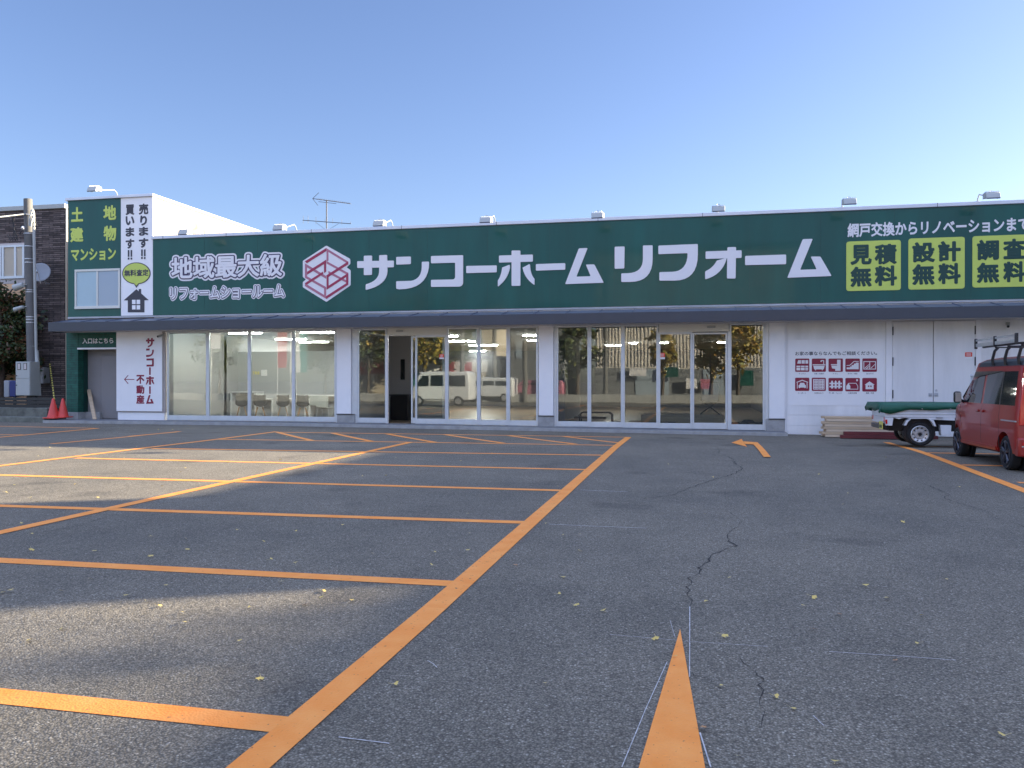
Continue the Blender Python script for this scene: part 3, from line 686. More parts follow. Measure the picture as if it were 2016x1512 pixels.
# entrance recess with painted brick pier
xa, xb, xc, xd = WX(131, D), WX(154, D), WX(175, D+1.6), WX(232, D)
pier = MB().box(xa, xb, D-.01, D+.42, .34, ZH+.03).box(xb, xd, D+.0, D+.22, 2.40, ZH+.03).build('brick_pier', M['gbrick'], shop)
MB().box(xa, xb+.01, D-.03, D+.42, .03, .338).box(xb+.01, WX(201, D+.4), D+.30, D+.42, .03, .338).build('pier_base', M['conc'], pier, bevel=.01)
MB().box(xb-.02, xd, D-.02, D-.001, 2.375, 2.43).build('opening_trim', M['white'], shop)
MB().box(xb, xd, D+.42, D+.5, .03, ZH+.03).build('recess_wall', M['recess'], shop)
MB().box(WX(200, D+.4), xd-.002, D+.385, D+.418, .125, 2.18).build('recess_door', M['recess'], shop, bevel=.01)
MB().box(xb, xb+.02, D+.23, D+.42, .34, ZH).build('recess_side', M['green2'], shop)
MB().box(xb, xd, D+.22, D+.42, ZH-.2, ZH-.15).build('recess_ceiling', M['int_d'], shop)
MB().box(XL, XT+1, D+.1, D+.42, -.05, slab(-17)-.004).build('recess_floor', M['slab'], shop)
# white wall bay right of the entrance, with its plinth
xw0, xw1 = WX(232, D), WX(325, D)
MB().box(xw0, xw1, D-.02, D+.25, .36, ZH+.03).build('white_wall_bay', M['soffit'], shop, bevel=.005)
MB().box(xw0+.005, xw1-.03, D-.01, D+.25, slab(-17)-.01, .352).build('plinth', M['white'], shop, bevel=.004)
# inside
yb = D+9.5
MB().box(XT+.2, 2.9, D+.2, D+19.7, -.04, .03).build('floor', M['floor'], shop)
MB().box(XT+.2, XR-.3, D+.2, D+19.7, 2.96, 3.02).build('ceiling', M['ceil'], shop)
MB().box(xw1-.0, xw1+.12, D+.26, D+19.6, .03, 2.96).box(xw1+.12, WX(356, D+3.2), D+3.2, D+3.35, .03, 2.96).box(WX(374, D+3.2), WX(400, D+3.2), D+3.2, D+3.35, .03, 2.96).build('inner_wall', M['int'], shop)
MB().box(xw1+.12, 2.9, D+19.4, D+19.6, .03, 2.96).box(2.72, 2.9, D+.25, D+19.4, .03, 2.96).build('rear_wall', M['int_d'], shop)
pz = W(560, 692, D+4).z
XC_ = WX(664, D+.3)+.03
MB().box(WX(468, D+4), XC_-.004, D+4, D+4.12, .03, pz).build('partition', M['part'], shop)
MB().box(XC_, XC_+.14, D+.22, D+8, .03, 2.96).build('cross_wall', M['int'], shop)
MB().box(WX(1074, D+1), WX(1080, D+1), D+.3, D+8, .03, 2.96).build('cross_wall', M['int'], shop)
MB().box(WX(1110, D+5), WX(1115, D+5), D+2.2, D+5, .03, 2.96).box(WX(1095, D+5), WX(1113, D+5), D+5, D+5.1, .03, 2.96).build('show_wall', M['part'], shop)
def strip_light(x0p, x1p, y, k=0):
    dz = 2.90-CAMH; d = ray((x0p+x1p)/2, y); Y = d.y*(dz/d.z) if d.z > 0 else 30
    if Y > D+19: return
    x0, x1 = WX(x0p, Y), WX(x1p, Y)
    if x1-x0 < .25: x1 = x0+.3
    t = MB().box(x0, x1, Y-.03, Y+.03, 2.90, 2.93).build('tube', M['lamp'])
    return t, x0, x1, Y
LT = [(451,490,657,'left of the first ceiling pair'),(497,515,657,''),(593,625,656,''),(629,661,656,''),(543,574,669,''),(580,602,669,''),(590,646,674.5,''),(770,792,673.5,''),(786,803,682,''),(867,901,663,''),(884,915,673,''),(920,930,673,''),(924,979,681,''),(925,955,692,''),(1030,1058,662,''),(1039,1058,672,''),(1117,1131,699,''),(1194,1203,681.5,''),(1211,1220,681.5,''),(1239,1246,676.5,''),(1300,1308,676,''),(1412,1420,675,'')]
names = ['leftmost lit ceiling strip seen through the left shop window', 'short lit strip right beside the leftmost one, left window bay', 'lit ceiling strip at the head of the fourth glass pane, left half', 'lit ceiling strip at the head of the fourth glass pane, right half', 'lit strip one row back behind the third glass pane', 'short lit strip one row back where the fourth pane begins', 'long lit strip in the third row behind the fourth pane', 'lit strip seen through the open sliding door, front one', 'lit strip seen through the open sliding door, rear one', 'lit strip at the mullion right of the open door, highest', 'lit strip under the highest one right of the open door', 'stub of a lit strip in the second row of the middle bay', 'long lit strip in the third row crossing the middle mullion', 'lowest lit strip in the middle bay', 'highest lit strip in the rightmost pane of the middle bay', 'second lit strip in the rightmost pane of the middle bay', 'small lit strip behind the first pane of the right bay', 'short ceiling light, left of the pair in the second pane of the right bay', 'short ceiling light, right of the pair in the second pane of the right bay', 'short ceiling light in the third pane of the right bay', 'short ceiling light at the left edge of the pane with the notice, right bay', 'short ceiling light behind the closed sliding door']
for (a_, b_, y_, _), nm in zip(LT, names):
    r = strip_light(a_, b_, y_)
    if not r: continue
    t_, x0, x1, Y = r
    bpy.data.objects.remove(t_)
    L_ = thing('ceiling_light', nm, 'ceiling light', ((x0+x1)/2, Y, 2.96), 'strip lights on the showroom ceiling')
    MB().box(x0-.02, x1+.02, Y-.05, Y+.05, 2.93, 2.96).build('housing', M['white'], L_); MB().box(x0, x1, Y-.035, Y+.035, 2.905, 2.928).build('tube', M['lamp'], L_)

# ================================================================ SIGNS
Z3 = zoomer(5.04, 300, 440, D-.09); Z4 = zoomer(4.032, 700, 440, D-.09); Z5 = zoomer(4.383, 1200, 420, D-.09); Z6 = zoomer(5.362, 1640, 380, D-.09)
YS = D-.062
sign = thing('sign_board', 'long green fascia sign board with white lettering above the canopy', 'sign', (-3, D-.06, ZS0))
MB().box(XT+.005, XR, D-.06, D-.001, ZS0+.003, ZS1-.004).build('sign_panel', M['green'], sign)
x = XT+1.82
while x < XR: MB().box(x, x+.007, D-.0625, D-.0602, ZS0+.01, ZS1-.01).build('panel_seam', M['green2'], sign); x += 1.82
def big(name, dic, keys, Z):
    for k in keys:
        mb = MB(); strokes_on(mb, dic[k], Z, YS-.001, .022, r=.028); mb.build(name, M['letter'], sign)
big('letter', KATA, KATA.keys(), Z4); big('letter', KATB, KATB.keys(), Z5)
mb = MB(); tbox(mb, Z3, '地域最大級', 185, 335, 1285, 553, YS-.002, bold=.15, fit=.03, thick=.002); mb.build('lettering_outline', M['letter'], sign)
mb = MB(); tbox(mb, Z3, '地域最大級', 185, 335, 1285, 553, YS-.008, bold=.080, fit=.03, thick=.002); mb.build('lettering_shade', M['letter_d'], sign)
mb = MB(); tbox(mb, Z3, '地域最大級', 185, 335, 1285, 553, YS-.014, bold=.027, thick=.002); mb.build('lettering', M['letter'], sign)
mb = MB(); tbox(mb, Z3, 'リフォームショールーム', 172, 640, 1305, 757, YS-.004, bold=.16, fit=.03, thick=.002); mb.build('lettering_outline', M['letter'], sign)
mb = MB(); tbox(mb, Z3, 'リフォームショールーム', 172, 640, 1305, 757, YS-.010, bold=.075, fit=.02, thick=.002); mb.build('lettering_shade', M['letter_d'], sign)
mb = MB(); tbox(mb, Z3, 'リフォームショールーム', 172, 640, 1305, 757, YS-.016, bold=.022, thick=.002); mb.build('lettering', M['letter'], sign)
mb = MB(); tbox(mb, Z6, '網戸交換からリノベーションまで', 155, 318, 2080, 468, YS-.004, bold=.032, thick=.003); mb.build('lettering', M['letter'], sign)
# emblem
mb = MB(); mb.prism(round_poly([Z3(p) for p in ((1724,218),(1960,350),(1962,400),(1925,435),(1965,462),(1965,612),(1724,778),(1490,632),(1490,580),(1522,555),(1490,530),(1490,370))], .03), YS-.012, YS); em = mb.build('emblem', M['letter'], sign)
ls = [[(1726,245),(1942,378),(1942,402),(1745,282),(1745,368),(1726,378)], [(1726,372),(1942,490),(1925,506),(1726,396)], [(1512,400),(1532,412),(1532,522),(1512,532)], [(1512,395),(1722,520),(1722,548),(1512,422)], [(1512,512),(1722,630),(1722,722),(1702,716),(1702,645),(1512,538)], [(1512,592),(1724,722),(1724,748),(1512,620)], [(1745,470),(1922,562),(1922,586),(1745,494)]]
ds = [[(1512,375),(1724,243),(1724,272),(1530,394)], [(1722,517),(1942,375),(1942,404),(1742,532)], [(1535,478),(1722,360),(1722,478),(1702,490),(1702,400),(1535,506)], [(1512,592),(1690,478),(1694,500),(1530,606)], [(1728,630),(1942,490),(1942,516),(1728,656)], [(1922,505),(1942,492),(1942,606),(1922,612)], [(1724,720),(1942,580),(1942,606),(1724,748)], [(1728,522),(1746,512),(1746,640),(1728,652)]]
mb = MB()
for i, s_ in enumerate(ls): mb.prism([Z3(p) for p in s_], YS-.016-i*.0006, YS-.011)
mb.build('pale_band', M['rose'], em)
mb = MB()
for i, s_ in enumerate(ds): mb.prism([Z3(p) for p in s_], YS-.022-i*.0006, YS-.011)
mb.build('dark_band', M['logo_d'], em)
# yellow plates
for (xa_, xb_, ya_, yb_), chars in (((142, 718, 512, 1035), (('見',185,548,410,760),('積',440,540,675,755),('無',185,778,410,992),('料',440,768,678,982))), ((798, 1393, 480, 1020), (('設',838,520,1078,735),('計',1110,508,1350,726),('無',838,752,1075,972),('料',1110,742,1350,962))), ((1475, 2075, 455, 998), (('調',1520,495,1755,712),('査',1798,484,2030,700),('無',1520,736,1758,950),('料',1798,724,2032,942)))):
    a, b = Z6((xa_, ya_)), Z6((xa_, yb_)); x1 = Z6((xb_, ya_))[0]
    pl_ = MB().prism(rrect(a[0], x1, b[1], a[1], .07), YS-.012, YS).build('yellow_plate', M['yellow'], sign)
    mb = MB()
    for ch, u0, v0, u1, v1 in chars: tbox(mb, Z6, ch, u0, v0, u1, v1, YS-.016, bold=.045, thick=.003)
    mb.build('lettering', M['green2'], pl_)

ts = thing('wall_lettering_sign', 'yellow-green lettering on the green wall above the corner window', 'sign', (-18.9, D-.03, 4.8))
mb = MB()
for ch, u0, v0, u1, v1 in (('土',668,325,780,460),('地',968,308,1088,445),('建',660,512,782,650),('物',970,497,1088,638),('マンション',668,712,1085,826)): tbox(mb, Z1, ch, u0, v0, u1, v1, D-.034, bold=.04, thick=.004)
mb.build('lettering', M['yellow'], ts)
bs = thing('banner_sign', 'tall narrow white sign with dark vertical lettering, yellow balloon and house picture', 'sign', ((XG+XT)/2, D-.03, 3.44))
MB().box(XG+.004, XT-.002, D-.040, D+.002, 3.44, ZT-.004).build('sign_panel', M['white'], bs)
mb = MB(); yt = D-.045
for ch, (v0, v1) in zip('売ります', ((292,393),(402,495),(508,590),(612,702))): tbox(mb, Z1, ch, 1300 if ch != 'り' else 1312, v0, 1388 if ch != 'り' else 1376, v1, yt, bold=.045)
for ch, (v0, v1) in zip('買います', ((300,398),(408,492),(512,598),(620,710))): tbox(mb, Z1, ch, 1177, v0, 1258, v1, yt, bold=.045)
for cx_, v0 in ((1328, 716), (1204, 722)):
    for k in (0, 26):
        for (aa, bb) in ((0, 62), (70, 88)):
            p, q = Z1((cx_-6+k, v0+aa)), Z1((cx_+8+k, v0+bb)); mb.box(p[0], q[0], yt-.004, yt, q[1], p[1])
mb.build('lettering', M['char'], bs)
def ell(cx_, cy_, rx, ry, tail):
    pts = []
    for i in range(40):
        t = math.radians(-90+360*i/40)   # screen angle, starts at the top
        x, y = cx_+rx*math.cos(t), cy_+ry*math.sin(t)
        if 84 < (math.degrees(t)) % 360 < 108:
            continue
        pts.append((x, y, (math.degrees(t)) % 360))
    out = []; done = False
    for x, y, a in pts:
        out.append((x, y))
        if not done and 70 < a <= 84: out += [(cx_+22*rx/130, cy_+ry-2), tail, (cx_-22*rx/130, cy_+ry-2)]; done = True
    return out
MB().prism([Z1(p) for p in ell(1278, 938, 132, 102, (1278, 1072))], yt-.004, yt).build('balloon_outline', M['char'], bs)
MB().prism([Z1(p) for p in ell(1278, 938, 123, 94, (1278, 1052))], yt-.008, yt-.0045).build('balloon', M['yellow'], bs)
mb = MB(); tbox(mb, Z1, '無料査定', 1166, 906, 1392, 968, yt-.010, bold=.035, thick=.003); mb.build('lettering', M['char'], bs)
MB().prism([Z1(p) for p in ((1278,1085),(1300,1106),(1300,1083),(1321,1083),(1321,1124),(1392,1186),(1352,1188),(1352,1300),(1198,1300),(1198,1190),(1160,1188))], yt-.004, yt).build('house_picture', M['char'], bs)
mb = MB()
for u in (1238, 1280):
    for v in (1184, 1234):
        p, q = Z1((u, v)), Z1((u+33, v+39)); mb.box(p[0], q[0], yt-.007, yt-.0045, q[1], p[1])
mb.build('house_window', M['white'], bs)
Zs = zoomer(7.2, 130, 630)
es_ = thing('entrance_sign', 'small white lettering over the dark entrance opening', 'sign', (-17.7, D-.01, 2.6))
mb = MB(); tbox(mb, Zs, '入口はこちら', 232, 258, 672, 338, D-.006, bold=.03, thick=.005); mb.build('lettering', M['letter'], es_)
hs = thing('standing_sign', 'white wall sign with vertical maroon lettering and left-pointing arrow', 'sign', (-17.2, D-.07, .36))
a, b = Zs((733, 205)), Zs((1388, 1298))
MB().box(a[0], b[0], D-.075, D-.021, b[1], 2.905).build('sign_frame', M['soffit'], hs, bevel=.006)
a2, b2 = Zs((840, 212)), Zs((1282, 1240))
MB().box(a[0]+.01, b[0]-.01, D-.079, D-.0751, b[1]+.01, a[1]+.12).build('sign_panel', M['white'], hs)
yh = D-.082; vm = MB()
def vk(keyset, u0, v0, u1, v1):
    st = KATA[keyset]; allp = [p for s_ in st for p in path(s_)]; ax, bx = min(p[0] for p in allp), max(p[0] for p in allp); ay, by = min(p[1] for p in allp), max(p[1] for p in allp)
    p, q = Zs((u0, v0)), Zs((u1, v1))
    for i, s_ in enumerate(st): vm.prism([(lerp(p[0], q[0], (x-ax)/(bx-ax)), lerp(p[1], q[1], (y-ay)/(by-ay))) for x, y in path(s_)], yh-.004-.0008*i, yh)
vk('サ',1158,258,1275,390); vk('ン',1160,405,1268,525); vk('コ',1165,545,1268,660); vk('ホ',1158,797,1272,920); vk('ム',1158,1062,1268,1188)
for u0, v0, u1, v1 in ((1202,672,1224,778), (1202,940,1224,1045)):
    p, q = Zs((u0, v0)), Zs((u1, v1)); vm.box(p[0], q[0], yh-.004, yh, q[1], p[1])
for ch, u0, v0, u1, v1 in (('不',1020,778,1134,905),('動',1020,925,1134,1046),('産',1018,1062,1134,1188)): tbox(vm, Zs, ch, u0, v0, u1, v1, yh, bold=.045)
def bar(mb, Z, p, q, wd, y0, y1):
    p, q = Vector(Z(p)), Vector(Z(q)); d = (q-p).normalized(); n = Vector((-d.y, d.x))*wd/2; mb.prism([tuple(p-n), tuple(q-n), tuple(q+n), tuple(p+n)], y0, y1)
bar(vm, Zs, (850,842), (992,842), .022, yh-.004, yh); bar(vm, Zs, (852,845), (905,784), .022, yh-.0048, yh); bar(vm, Zs, (852,839), (905,902), .022, yh-.0056, yh)
vm.build('lettering', M['maroon'], hs)

# poster with ten service pictures
Zp = zoomer(10.61, 1550, 680, D+.02); pw = thing('service_poster', 'pale poster with ten maroon service pictures on the white shutter', 'poster', (4.0, D+.028, .7))
a, b = W(1552, 669, D+.02), W(1739, 799, D+.02)
MB().box(a.x, b.x, D+.022, D+.0285, b.z, a.z).build('poster_sheet', M['white'], pw)
yp = D+.0215; mb = MB(); tbox(mb, Zp, 'お家の事ならなんでもご相談ください。', 165, 130, 1875, 212, yp, bold=.018, thick=.003); mb.build('lettering', M['char'], pw)
caps = ['キッチン', '浴室・洗面所', 'トイレ', '手すり・階段', '窓まわり', 'カーポート', '玄関まわり', '門・塀・フェンス', '太陽光発電', '屋根・外壁']
cw = [(240,385),(562,762),(955,1060),(1262,1465),(1650,1800),(222,395),(565,752),(872,1135),(1270,1452),(1642,1810)]
cell = [(165,275,460,552),(512,275,806,552),(860,275,1162,552),(1212,275,1516,552),(1568,272,1872,552),(162,675,460,952),(510,675,806,952),(860,680,1162,958),(1212,680,1516,960),(1566,680,1872,965)]
pic = {
 0: [[(205,380),(228,308),(285,308),(285,380)],[(298,308),(365,308),(365,380),(298,380)],[(378,308),(435,308),(435,380),(378,380)],[(192,425),(272,425),(272,455),(192,455)],[(284,425),(362,425),(362,455),(284,455)],[(374,425),(435,425),(435,455),(374,455)],[(192,466),(272,466),(272,522),(192,522)],[(284,466),(362,466),(362,522),(284,522)],[(374,466),(435,466),(435,490),(374,490)],[(374,498),(435,498),(435,522),(374,522)]],
 1: [[(528,395),(796,395),(796,415),(528,415)],[(542,425),(780,425),(760,500),(740,500),(740,520),(722,520),(722,500),(600,500),(600,520),(580,520),(580,500),(560,500)],[(752,310),(768,310),(768,392),(752,392)],[(690,330),(710,308),(752,308),(752,322),(722,328),(705,350)]],
 2: [[(912,392),(1040,392),(1040,412),(912,412)],[(920,422),(1040,422),(1040,300),(1112,300),(1112,530),(1000,530),(1000,490),(935,480)]],
 3: [[(1240,460),(1310,460),(1310,440),(1345,440),(1345,410),(1390,410),(1390,380),(1430,380),(1430,360),(1490,360),(1490,498),(1240,498)],[(1240,412),(1298,412),(1390,328),(1490,328),(1490,342),(1396,342),(1304,426),(1240,426)]],
 4: [[(1590,330),(1850,330),(1850,346),(1590,346)],[(1590,486),(1850,486),(1850,502),(1590,502)],[(1590,346),(1606,346),(1606,486),(1590,486)],[(1834,346),(1850,346),(1850,486),(1834,486)],[(1714,346),(1730,346),(1730,486),(1714,486)],[(1612,470),(1710,390),(1710,406),(1625,478)],[(1740,470),(1830,390),(1830,406),(1752,478)],[(1640,484),(1710,428),(1710,444),(1665,484)]],
 5: [[(190,765),(312,718),(435,765),(430,780),(312,738),(196,780)],[(202,782),(216,778),(216,900),(202,900)],[(406,778),(420,782),(420,900),(406,900)],[(235,880),(235,835),(255,820),(270,782),(350,782),(368,820),(388,835),(388,880),(370,895),(350,880),(272,880),(255,895)]],
 7: [[(915,900),(915,755),(935,730),(955,755),(955,900)],[(990,900),(990,755),(1010,730),(1030,755),(1030,900)],[(1065,900),(1065,755),(1085,730),(1105,755),(1105,900)],[(880,780),(912,780),(912,810),(880,810)],[(958,780),(987,780),(987,810),(958,810)],[(1033,780),(1062,780),(1062,810),(1033,810)],[(1108,780),(1140,780),(1140,810),(1108,810)],[(880,845),(912,845),(912,875),(880,875)],[(958,845),(987,845),(987,875),(958,875)],[(1033,845),(1062,845),(1062,875),(1033,875)],[(1108,845),(1140,845),(1140,875),(1108,875)]],
 8: [[(1232,920),(1232,850),(1275,785),(1440,785),(1478,850),(1478,920),(1466,920),(1466,852),(1434,797),(1282,797),(1316,850),(1316,908),(1466,908),(1466,920)],[(1262,850),(1292,850),(1292,880),(1262,880)],[(1232,908),(1316,908),(1316,920),(1232,920)],[(1440,715),(1455,700),(1475,715),(1475,740),(1455,752),(1440,738)]],
 9: [[(1616,822),(1718,752),(1822,822),(1802,828),(1802,915),(1635,915),(1635,828)]],
}
mr_ = MB(); wh = MB(); cp_ = MB()
for i, (u0, v0, u1, v1) in enumerate(cell):
    a, b = Zp((u0, v0)), Zp((u1, v1)); mr_ = MB().prism(rrect(a[0], b[0], b[1], a[1], .03), yp-.003, yp+.0004); io = mr_.build('picture_tile', M['maroon'], pw)
    wh = MB()
    if i == 6:
        wh.prism([Zp(p) for p in ((540,705),(655,705),(655,922),(540,922))], yp-.005, yp-.0032); wh.prism([Zp(p) for p in ((663,705),(776,705),(776,922),(663,922))], yp-.005, yp-.0032)
    else:
        for j, s_ in enumerate(pic[i]): wh.prism([Zp(p) for p in s_], yp-.005-.0002*j, yp-.0032)
    wh.build('pictogram', M['letter'], io)
    if i in (6, 9):
        dk = MB()
        if i == 6:
            for u in (562, 592, 626, 676, 708, 742):
                for v in (722, 756, 788, 822, 854, 888): dk.prism([Zp(p) for p in ((u, v), (u+17, v), (u+17, v+18), (u, v+18))], yp-.008, yp-.0055)
        else:
            for u in (1684, 1732): dk.prism([Zp(p) for p in ((u, 838), (u+28, 838), (u+28, 868), (u, 868))], yp-.008, yp-.0055)
        dk.build('pictogram_hole', M['maroon'], io)
    cc = MB(); tbox(cc, Zp, caps[i], cw[i][0], (576 if i < 5 else 980), cw[i][1], (606 if i < 5 else 1012), yp, bold=.008, thick=.002); cc.build('caption', M['char'], pw)
# orange notices
def notice(px, py, y, lab, w_=13, h_=8.5):
    a, b = W(px-w_/2, py-h_/2, y), W(px+w_/2, py+h_/2, y); cx_ = (a.x+b.x)/2
    n = thing('notice_sticker', lab, 'sticker', (cx_, y, b.z), 'orange and white notices on the doors')
    hz = a.z-b.z
    MB().box(a.x, b.x, y-.003, y, b.z+hz*.02, a.z).build('orange_field', M['orange_st'], n); MB().box(a.x, b.x, y-.003, y, b.z-hz*.45, b.z).build('white_field', M['white'], n)
    t = MB(); 
    for k in range(3): t.box(a.x+.03, b.x-.03, y-.005, y-.0032, b.z+hz*(.22+.24*k), b.z+hz*(.30+.24*k))
    t.build('print_line', M['white'], n); 
notice(869.5, 700.5, D+.04, 'orange notice on the glass beside the open sliding door', 9, 6.5); notice(1303.5, 699, D+.04, 'orange notice on the glass pane left of the closed sliding door', 11, 8.5); notice(1907, 698, D+.015, 'orange notice on the right leaf of the white steel double door', 14, 8.5)
# ================================================================ LAMPS, AERIAL, CAMERAS
YH = 22.42
def floodlight(bx, hx, hy, lab, zb, big=1.0):
    x = (WX(bx, D)+WX(hx, YH))/2; h = W(hx, hy, YH); t = thing('floodlight', lab, 'floodlight', (x, D+.05, zb), 'floodlights along the parapet')
    zh = h.z; hw = .155*big
    MB().tube([(x, D+.06, zb-.02), (x, D+.02, zb+.10), (x, D-.10, zb+.17), (x, YH+.18, zh+.02), (x, YH+.10, zh+.03)], .016, 8).build('arm', M['grey'], t, smooth=True)
    MB().cyl((x, D+.06, zb-.005), (x, D+.06, zb+.03), .045, n=12).build('mount', M['grey'], t)
    hd_ = MB(); hd_.prism([(YH-.17, zh-.075), (YH-.12, zh+.045), (YH-.02, zh+.085), (YH+.12, zh+.075), (YH+.13, zh-.03), (YH-.15, zh-.095)], x-hw, x+hw, 'YZ')
    hd_.box(x-hw-.012, x-hw, YH-.06, YH+.10, zh-.06, zh+.08).box(x+hw, x+hw+.012, YH-.06, YH+.10, zh-.06, zh+.08)
    ho = hd_.build('lamp_head', M['grey'], t, bevel=.006)
    fn = MB()
    for k in range(7): q = x-hw+.02+k*(2*hw-.04)/6; fn.box(q-.004, q+.004, YH-.08, YH+.10, zh+.07, zh+.105)
    fn.build('cooling_fin', M['steel'], ho)
    MB().prism([(YH-.155, zh-.099), (YH-.178, zh-.078), (YH-.10, zh-.03), (YH+.11, zh-.034), (YH+.11, zh-.045)], x-hw+.015, x+hw-.015, 'YZ').build('lens', M['lens'], ho)
    MB().tube([(x-.05, YH-.02, zh+.09), (x-.03, YH+.02, zh+.14), (x+.03, YH+.06, zh+.14), (x+.05, YH+.12, zh+.06)], .006, 6).build('cable', M['black'], t)
    return t
for bx, hx, hy, lab in ((403, 365, 458, 'floodlight farthest left on the long parapet, before the sunlit flank wall'), (583, 551, 449, 'floodlight on the parapet between the sunlit flank wall and the aerial'), (773, 747, 441, 'floodlight on the parapet just right of the aerial'), (974, 957, 434, 'floodlight above the third and fourth large katakana'), (1184, 1177, 425, 'floodlight above the gap between the two large katakana words'), (1412, 1414, 412, 'floodlight above the middle of the second large katakana word'), (1659, 1670, 398, 'floodlight above the first yellow plate'), (1926, 1950, 386, 'floodlight farthest right on the parapet')):
    floodlight(bx, hx, hy, lab, ZS1+.10)
floodlight(228, 189, 373, 'floodlight on the taller corner block above the green wall', ZT+.09)

YA = 27.5
an = thing('tv_aerial', 'thin roof aerial with two booms on a mast behind the parapet', 'aerial', (WX(643, YA), YA, 5.45))
p = W(643, 394, YA); MB().cyl((p.x, YA, 5.45), (p.x, YA, p.z), .022, n=8).build('mast', M['aerial'], an)
def A(x, y, dy=0): return W(x, y, YA+dy)
b1 = MB().tube([A(616, 391, -.05), A(690, 401, -.05)], .012, 6)
for k in range(17):
    t = k/16; q = A(lerp(628, 689, t), lerp(392.4, 400.8, t), -.05); b1.cyl(q-Vector((0, .13, 0)), q+Vector((0, .13, 0)), .004, n=5).cyl(q, q+Vector((0, 0, .05)), .004, n=5)
b1.tube([A(627, 397), A(662, 401)], .008, 6); b1.build('upper_boom', M['aerial'], an)
MB().tube([A(628, 379), A(615.5, 391)], .009, 6).tube([A(615.5, 391), A(626, 404.5)], .009, 6).build('reflector', M['aerial'], an)
b2 = MB().tube([A(596, 433.5), A(691, 440.5)], .013, 6)
for x_, u, v in ((597, 425, 440), (606.5, 425, 440), (622, 427, 441), (640, 431, 440), (655, 430, 440.5), (673, 432, 442), (690.5, 436, 441)):
    q0, q1 = A(x_, u), A(x_, v); b2.cyl(q0, q1, .006, n=5)
b2.build('lower_boom', M['aerial'], an)
MB().tube([A(622, 438), A(641, 452)], .006, 5).tube([A(667, 440), A(647, 452)], .006, 5).build('strut', M['aerial'], an)

def seccam(px, py, lab):
    q = W(px, py, D-.1); t = thing('security_camera', lab, 'camera', (q.x, D-.02, q.z))
    MB().box(q.x-.03, q.x+.07, D-.06, D-.022, q.z+.02, q.z+.09).build('bracket', M['grey'], t, bevel=.01)
    MB().cyl((q.x+.03, D-.05, q.z+.03), (q.x-.03, D-.22, q.z-.03), .036, n=12).build('camera_body', M['grey'], t, smooth=True)
    MB().cyl((q.x-.03, D-.221, q.z-.03), (q.x-.034, D-.232, q.z-.034), .03, n=12).build('lens', M['black'], t)
seccam(317, 661, 'small security camera under the canopy above the standing white sign'); seccam(1984, 641, 'small security camera under the canopy at the far right wall')

# ================================================================ LEFT EDGE
YB = 26.0
xb0, xb1 = WX(-400, YB), WX(128, YB); ztb = W(60, 413.5, YB).z
bb = thing('stone_clad_building', 'neighbouring building clad in dark stacked stone, left of the shop', 'building', ((xb0+xb1)/2, YB, 0))
MB().box(xb0, xb1, YB, YB+12, -.1, ztb).build('stone_wall', M['stone'], bb)
MB().box(xb0, xb1+.04, YB-.06, YB+12, ztb, ztb+.16).build('roof_trim', M['grey'], bb, bevel=.01)
MB().box(xb1+.003, xb1+.06, YB+.02, YB+11.9, 0, ztb-.003).build('flank_wall', M['wall_c'], bb)
xw = WX(53, YB); zh1, zh0 = W(25, 482, YB).z, W(25, 549, YB).z
MB().box(xb0, xw, YB-.05, YB-.002, zh0-.18, zh1+.05).build('window_surround', M['soffit'], bb)
wx0, wx1 = WX(4, YB), WX(52, YB); wf = MB()
wf.box(wx0, wx1, YB-.10, YB-.052, zh1-.10, zh1-.03).box(wx0, wx1, YB-.11, YB-.052, zh0, zh0+.09)
for a_ in (5, 10, 34, 50): q = WX(a_, YB); wf.box(q-.04, q+.04, YB-.098, YB-.052, zh0+.09, zh1-.10)
wf = wf.build('window', M['frame'], bb)
MB().box(wx0, wx1, YB-.06, YB-.0525, zh0+.09, zh1-.1).build('pane', M['wall_c'], wf)
MB().box(xb0, xw, YB-.05, YB-.002, -.1, zh0-.19).build('lower_wall', M['wall_p'], bb)
sm = MB()
for z in [lerp(.8, zh0-.4, k/5) for k in range(6)]: sm.box(xb0, xw, YB-.056, YB-.049, z, z+.015)
sm.build('siding_seam', M['soffit'], bb)
# electricity pole
YP = 24.3
pt, pb = W(55, 392, YP), W(63, 700, YP); dirp = (pb-pt).normalized(); base = pt+dirp*((pt.z-.05)/-dirp.z)
po = thing('utility_pole', 'grey concrete utility pole with bands beside the stone-clad building', 'utility pole', tuple(base))
MB().tube([tuple(base), tuple(pt)], [.17, .135], 16).build('shaft', M['pole'], po, smooth=True)
bd = MB()
for y_ in (424, 461, 486, 511, 518, 572, 576, 625, 630, 636, 683, 690):
    c = base+(pt-base)*((W(60, y_, YP).z-base.z)/(pt.z-base.z)); bd.cyl(c, c+Vector((0, 0, .028)), .158, n=16)
bd.build('steel_band', M['steel'], po)
c0 = W(66, 420, YP-.1); c1 = W(73, 779, YP-.1); MB().tube([tuple(W(62, 416, YP-.1)), tuple(W(64, 413, YP-.1)), tuple(c0), tuple(c1)], .045, 10).build('conduit', M['grey'], po, smooth=True)
MB().tube([tuple(W(73, 690, YP-.1)), tuple(c1+Vector((.10, 0, 0)))], .05, 10).build('conduit', M['grey'], po, smooth=True)
cs = MB(); cs.tube([W(63, 415, YP-.15), W(58, 430, YP-.17), W(58, 444, YP-.17), W(61, 446, YP-.17), W(63, 430, YP-.17)], .03, 8)
cs.build('cable_loop', M['grey'], po, smooth=True)
ck_ = MB()
for k in range(4): ck_.tube([W(50, 420, YP-.2), W(28-2*k, 423, YP-.3), W(27, 440+3*k, YP-.3), W(26+3*k, 468, YP-.3), W(20+5*k, 474, YP-.3), W(15+5*k, 462, YP-.3)], .011, 6)
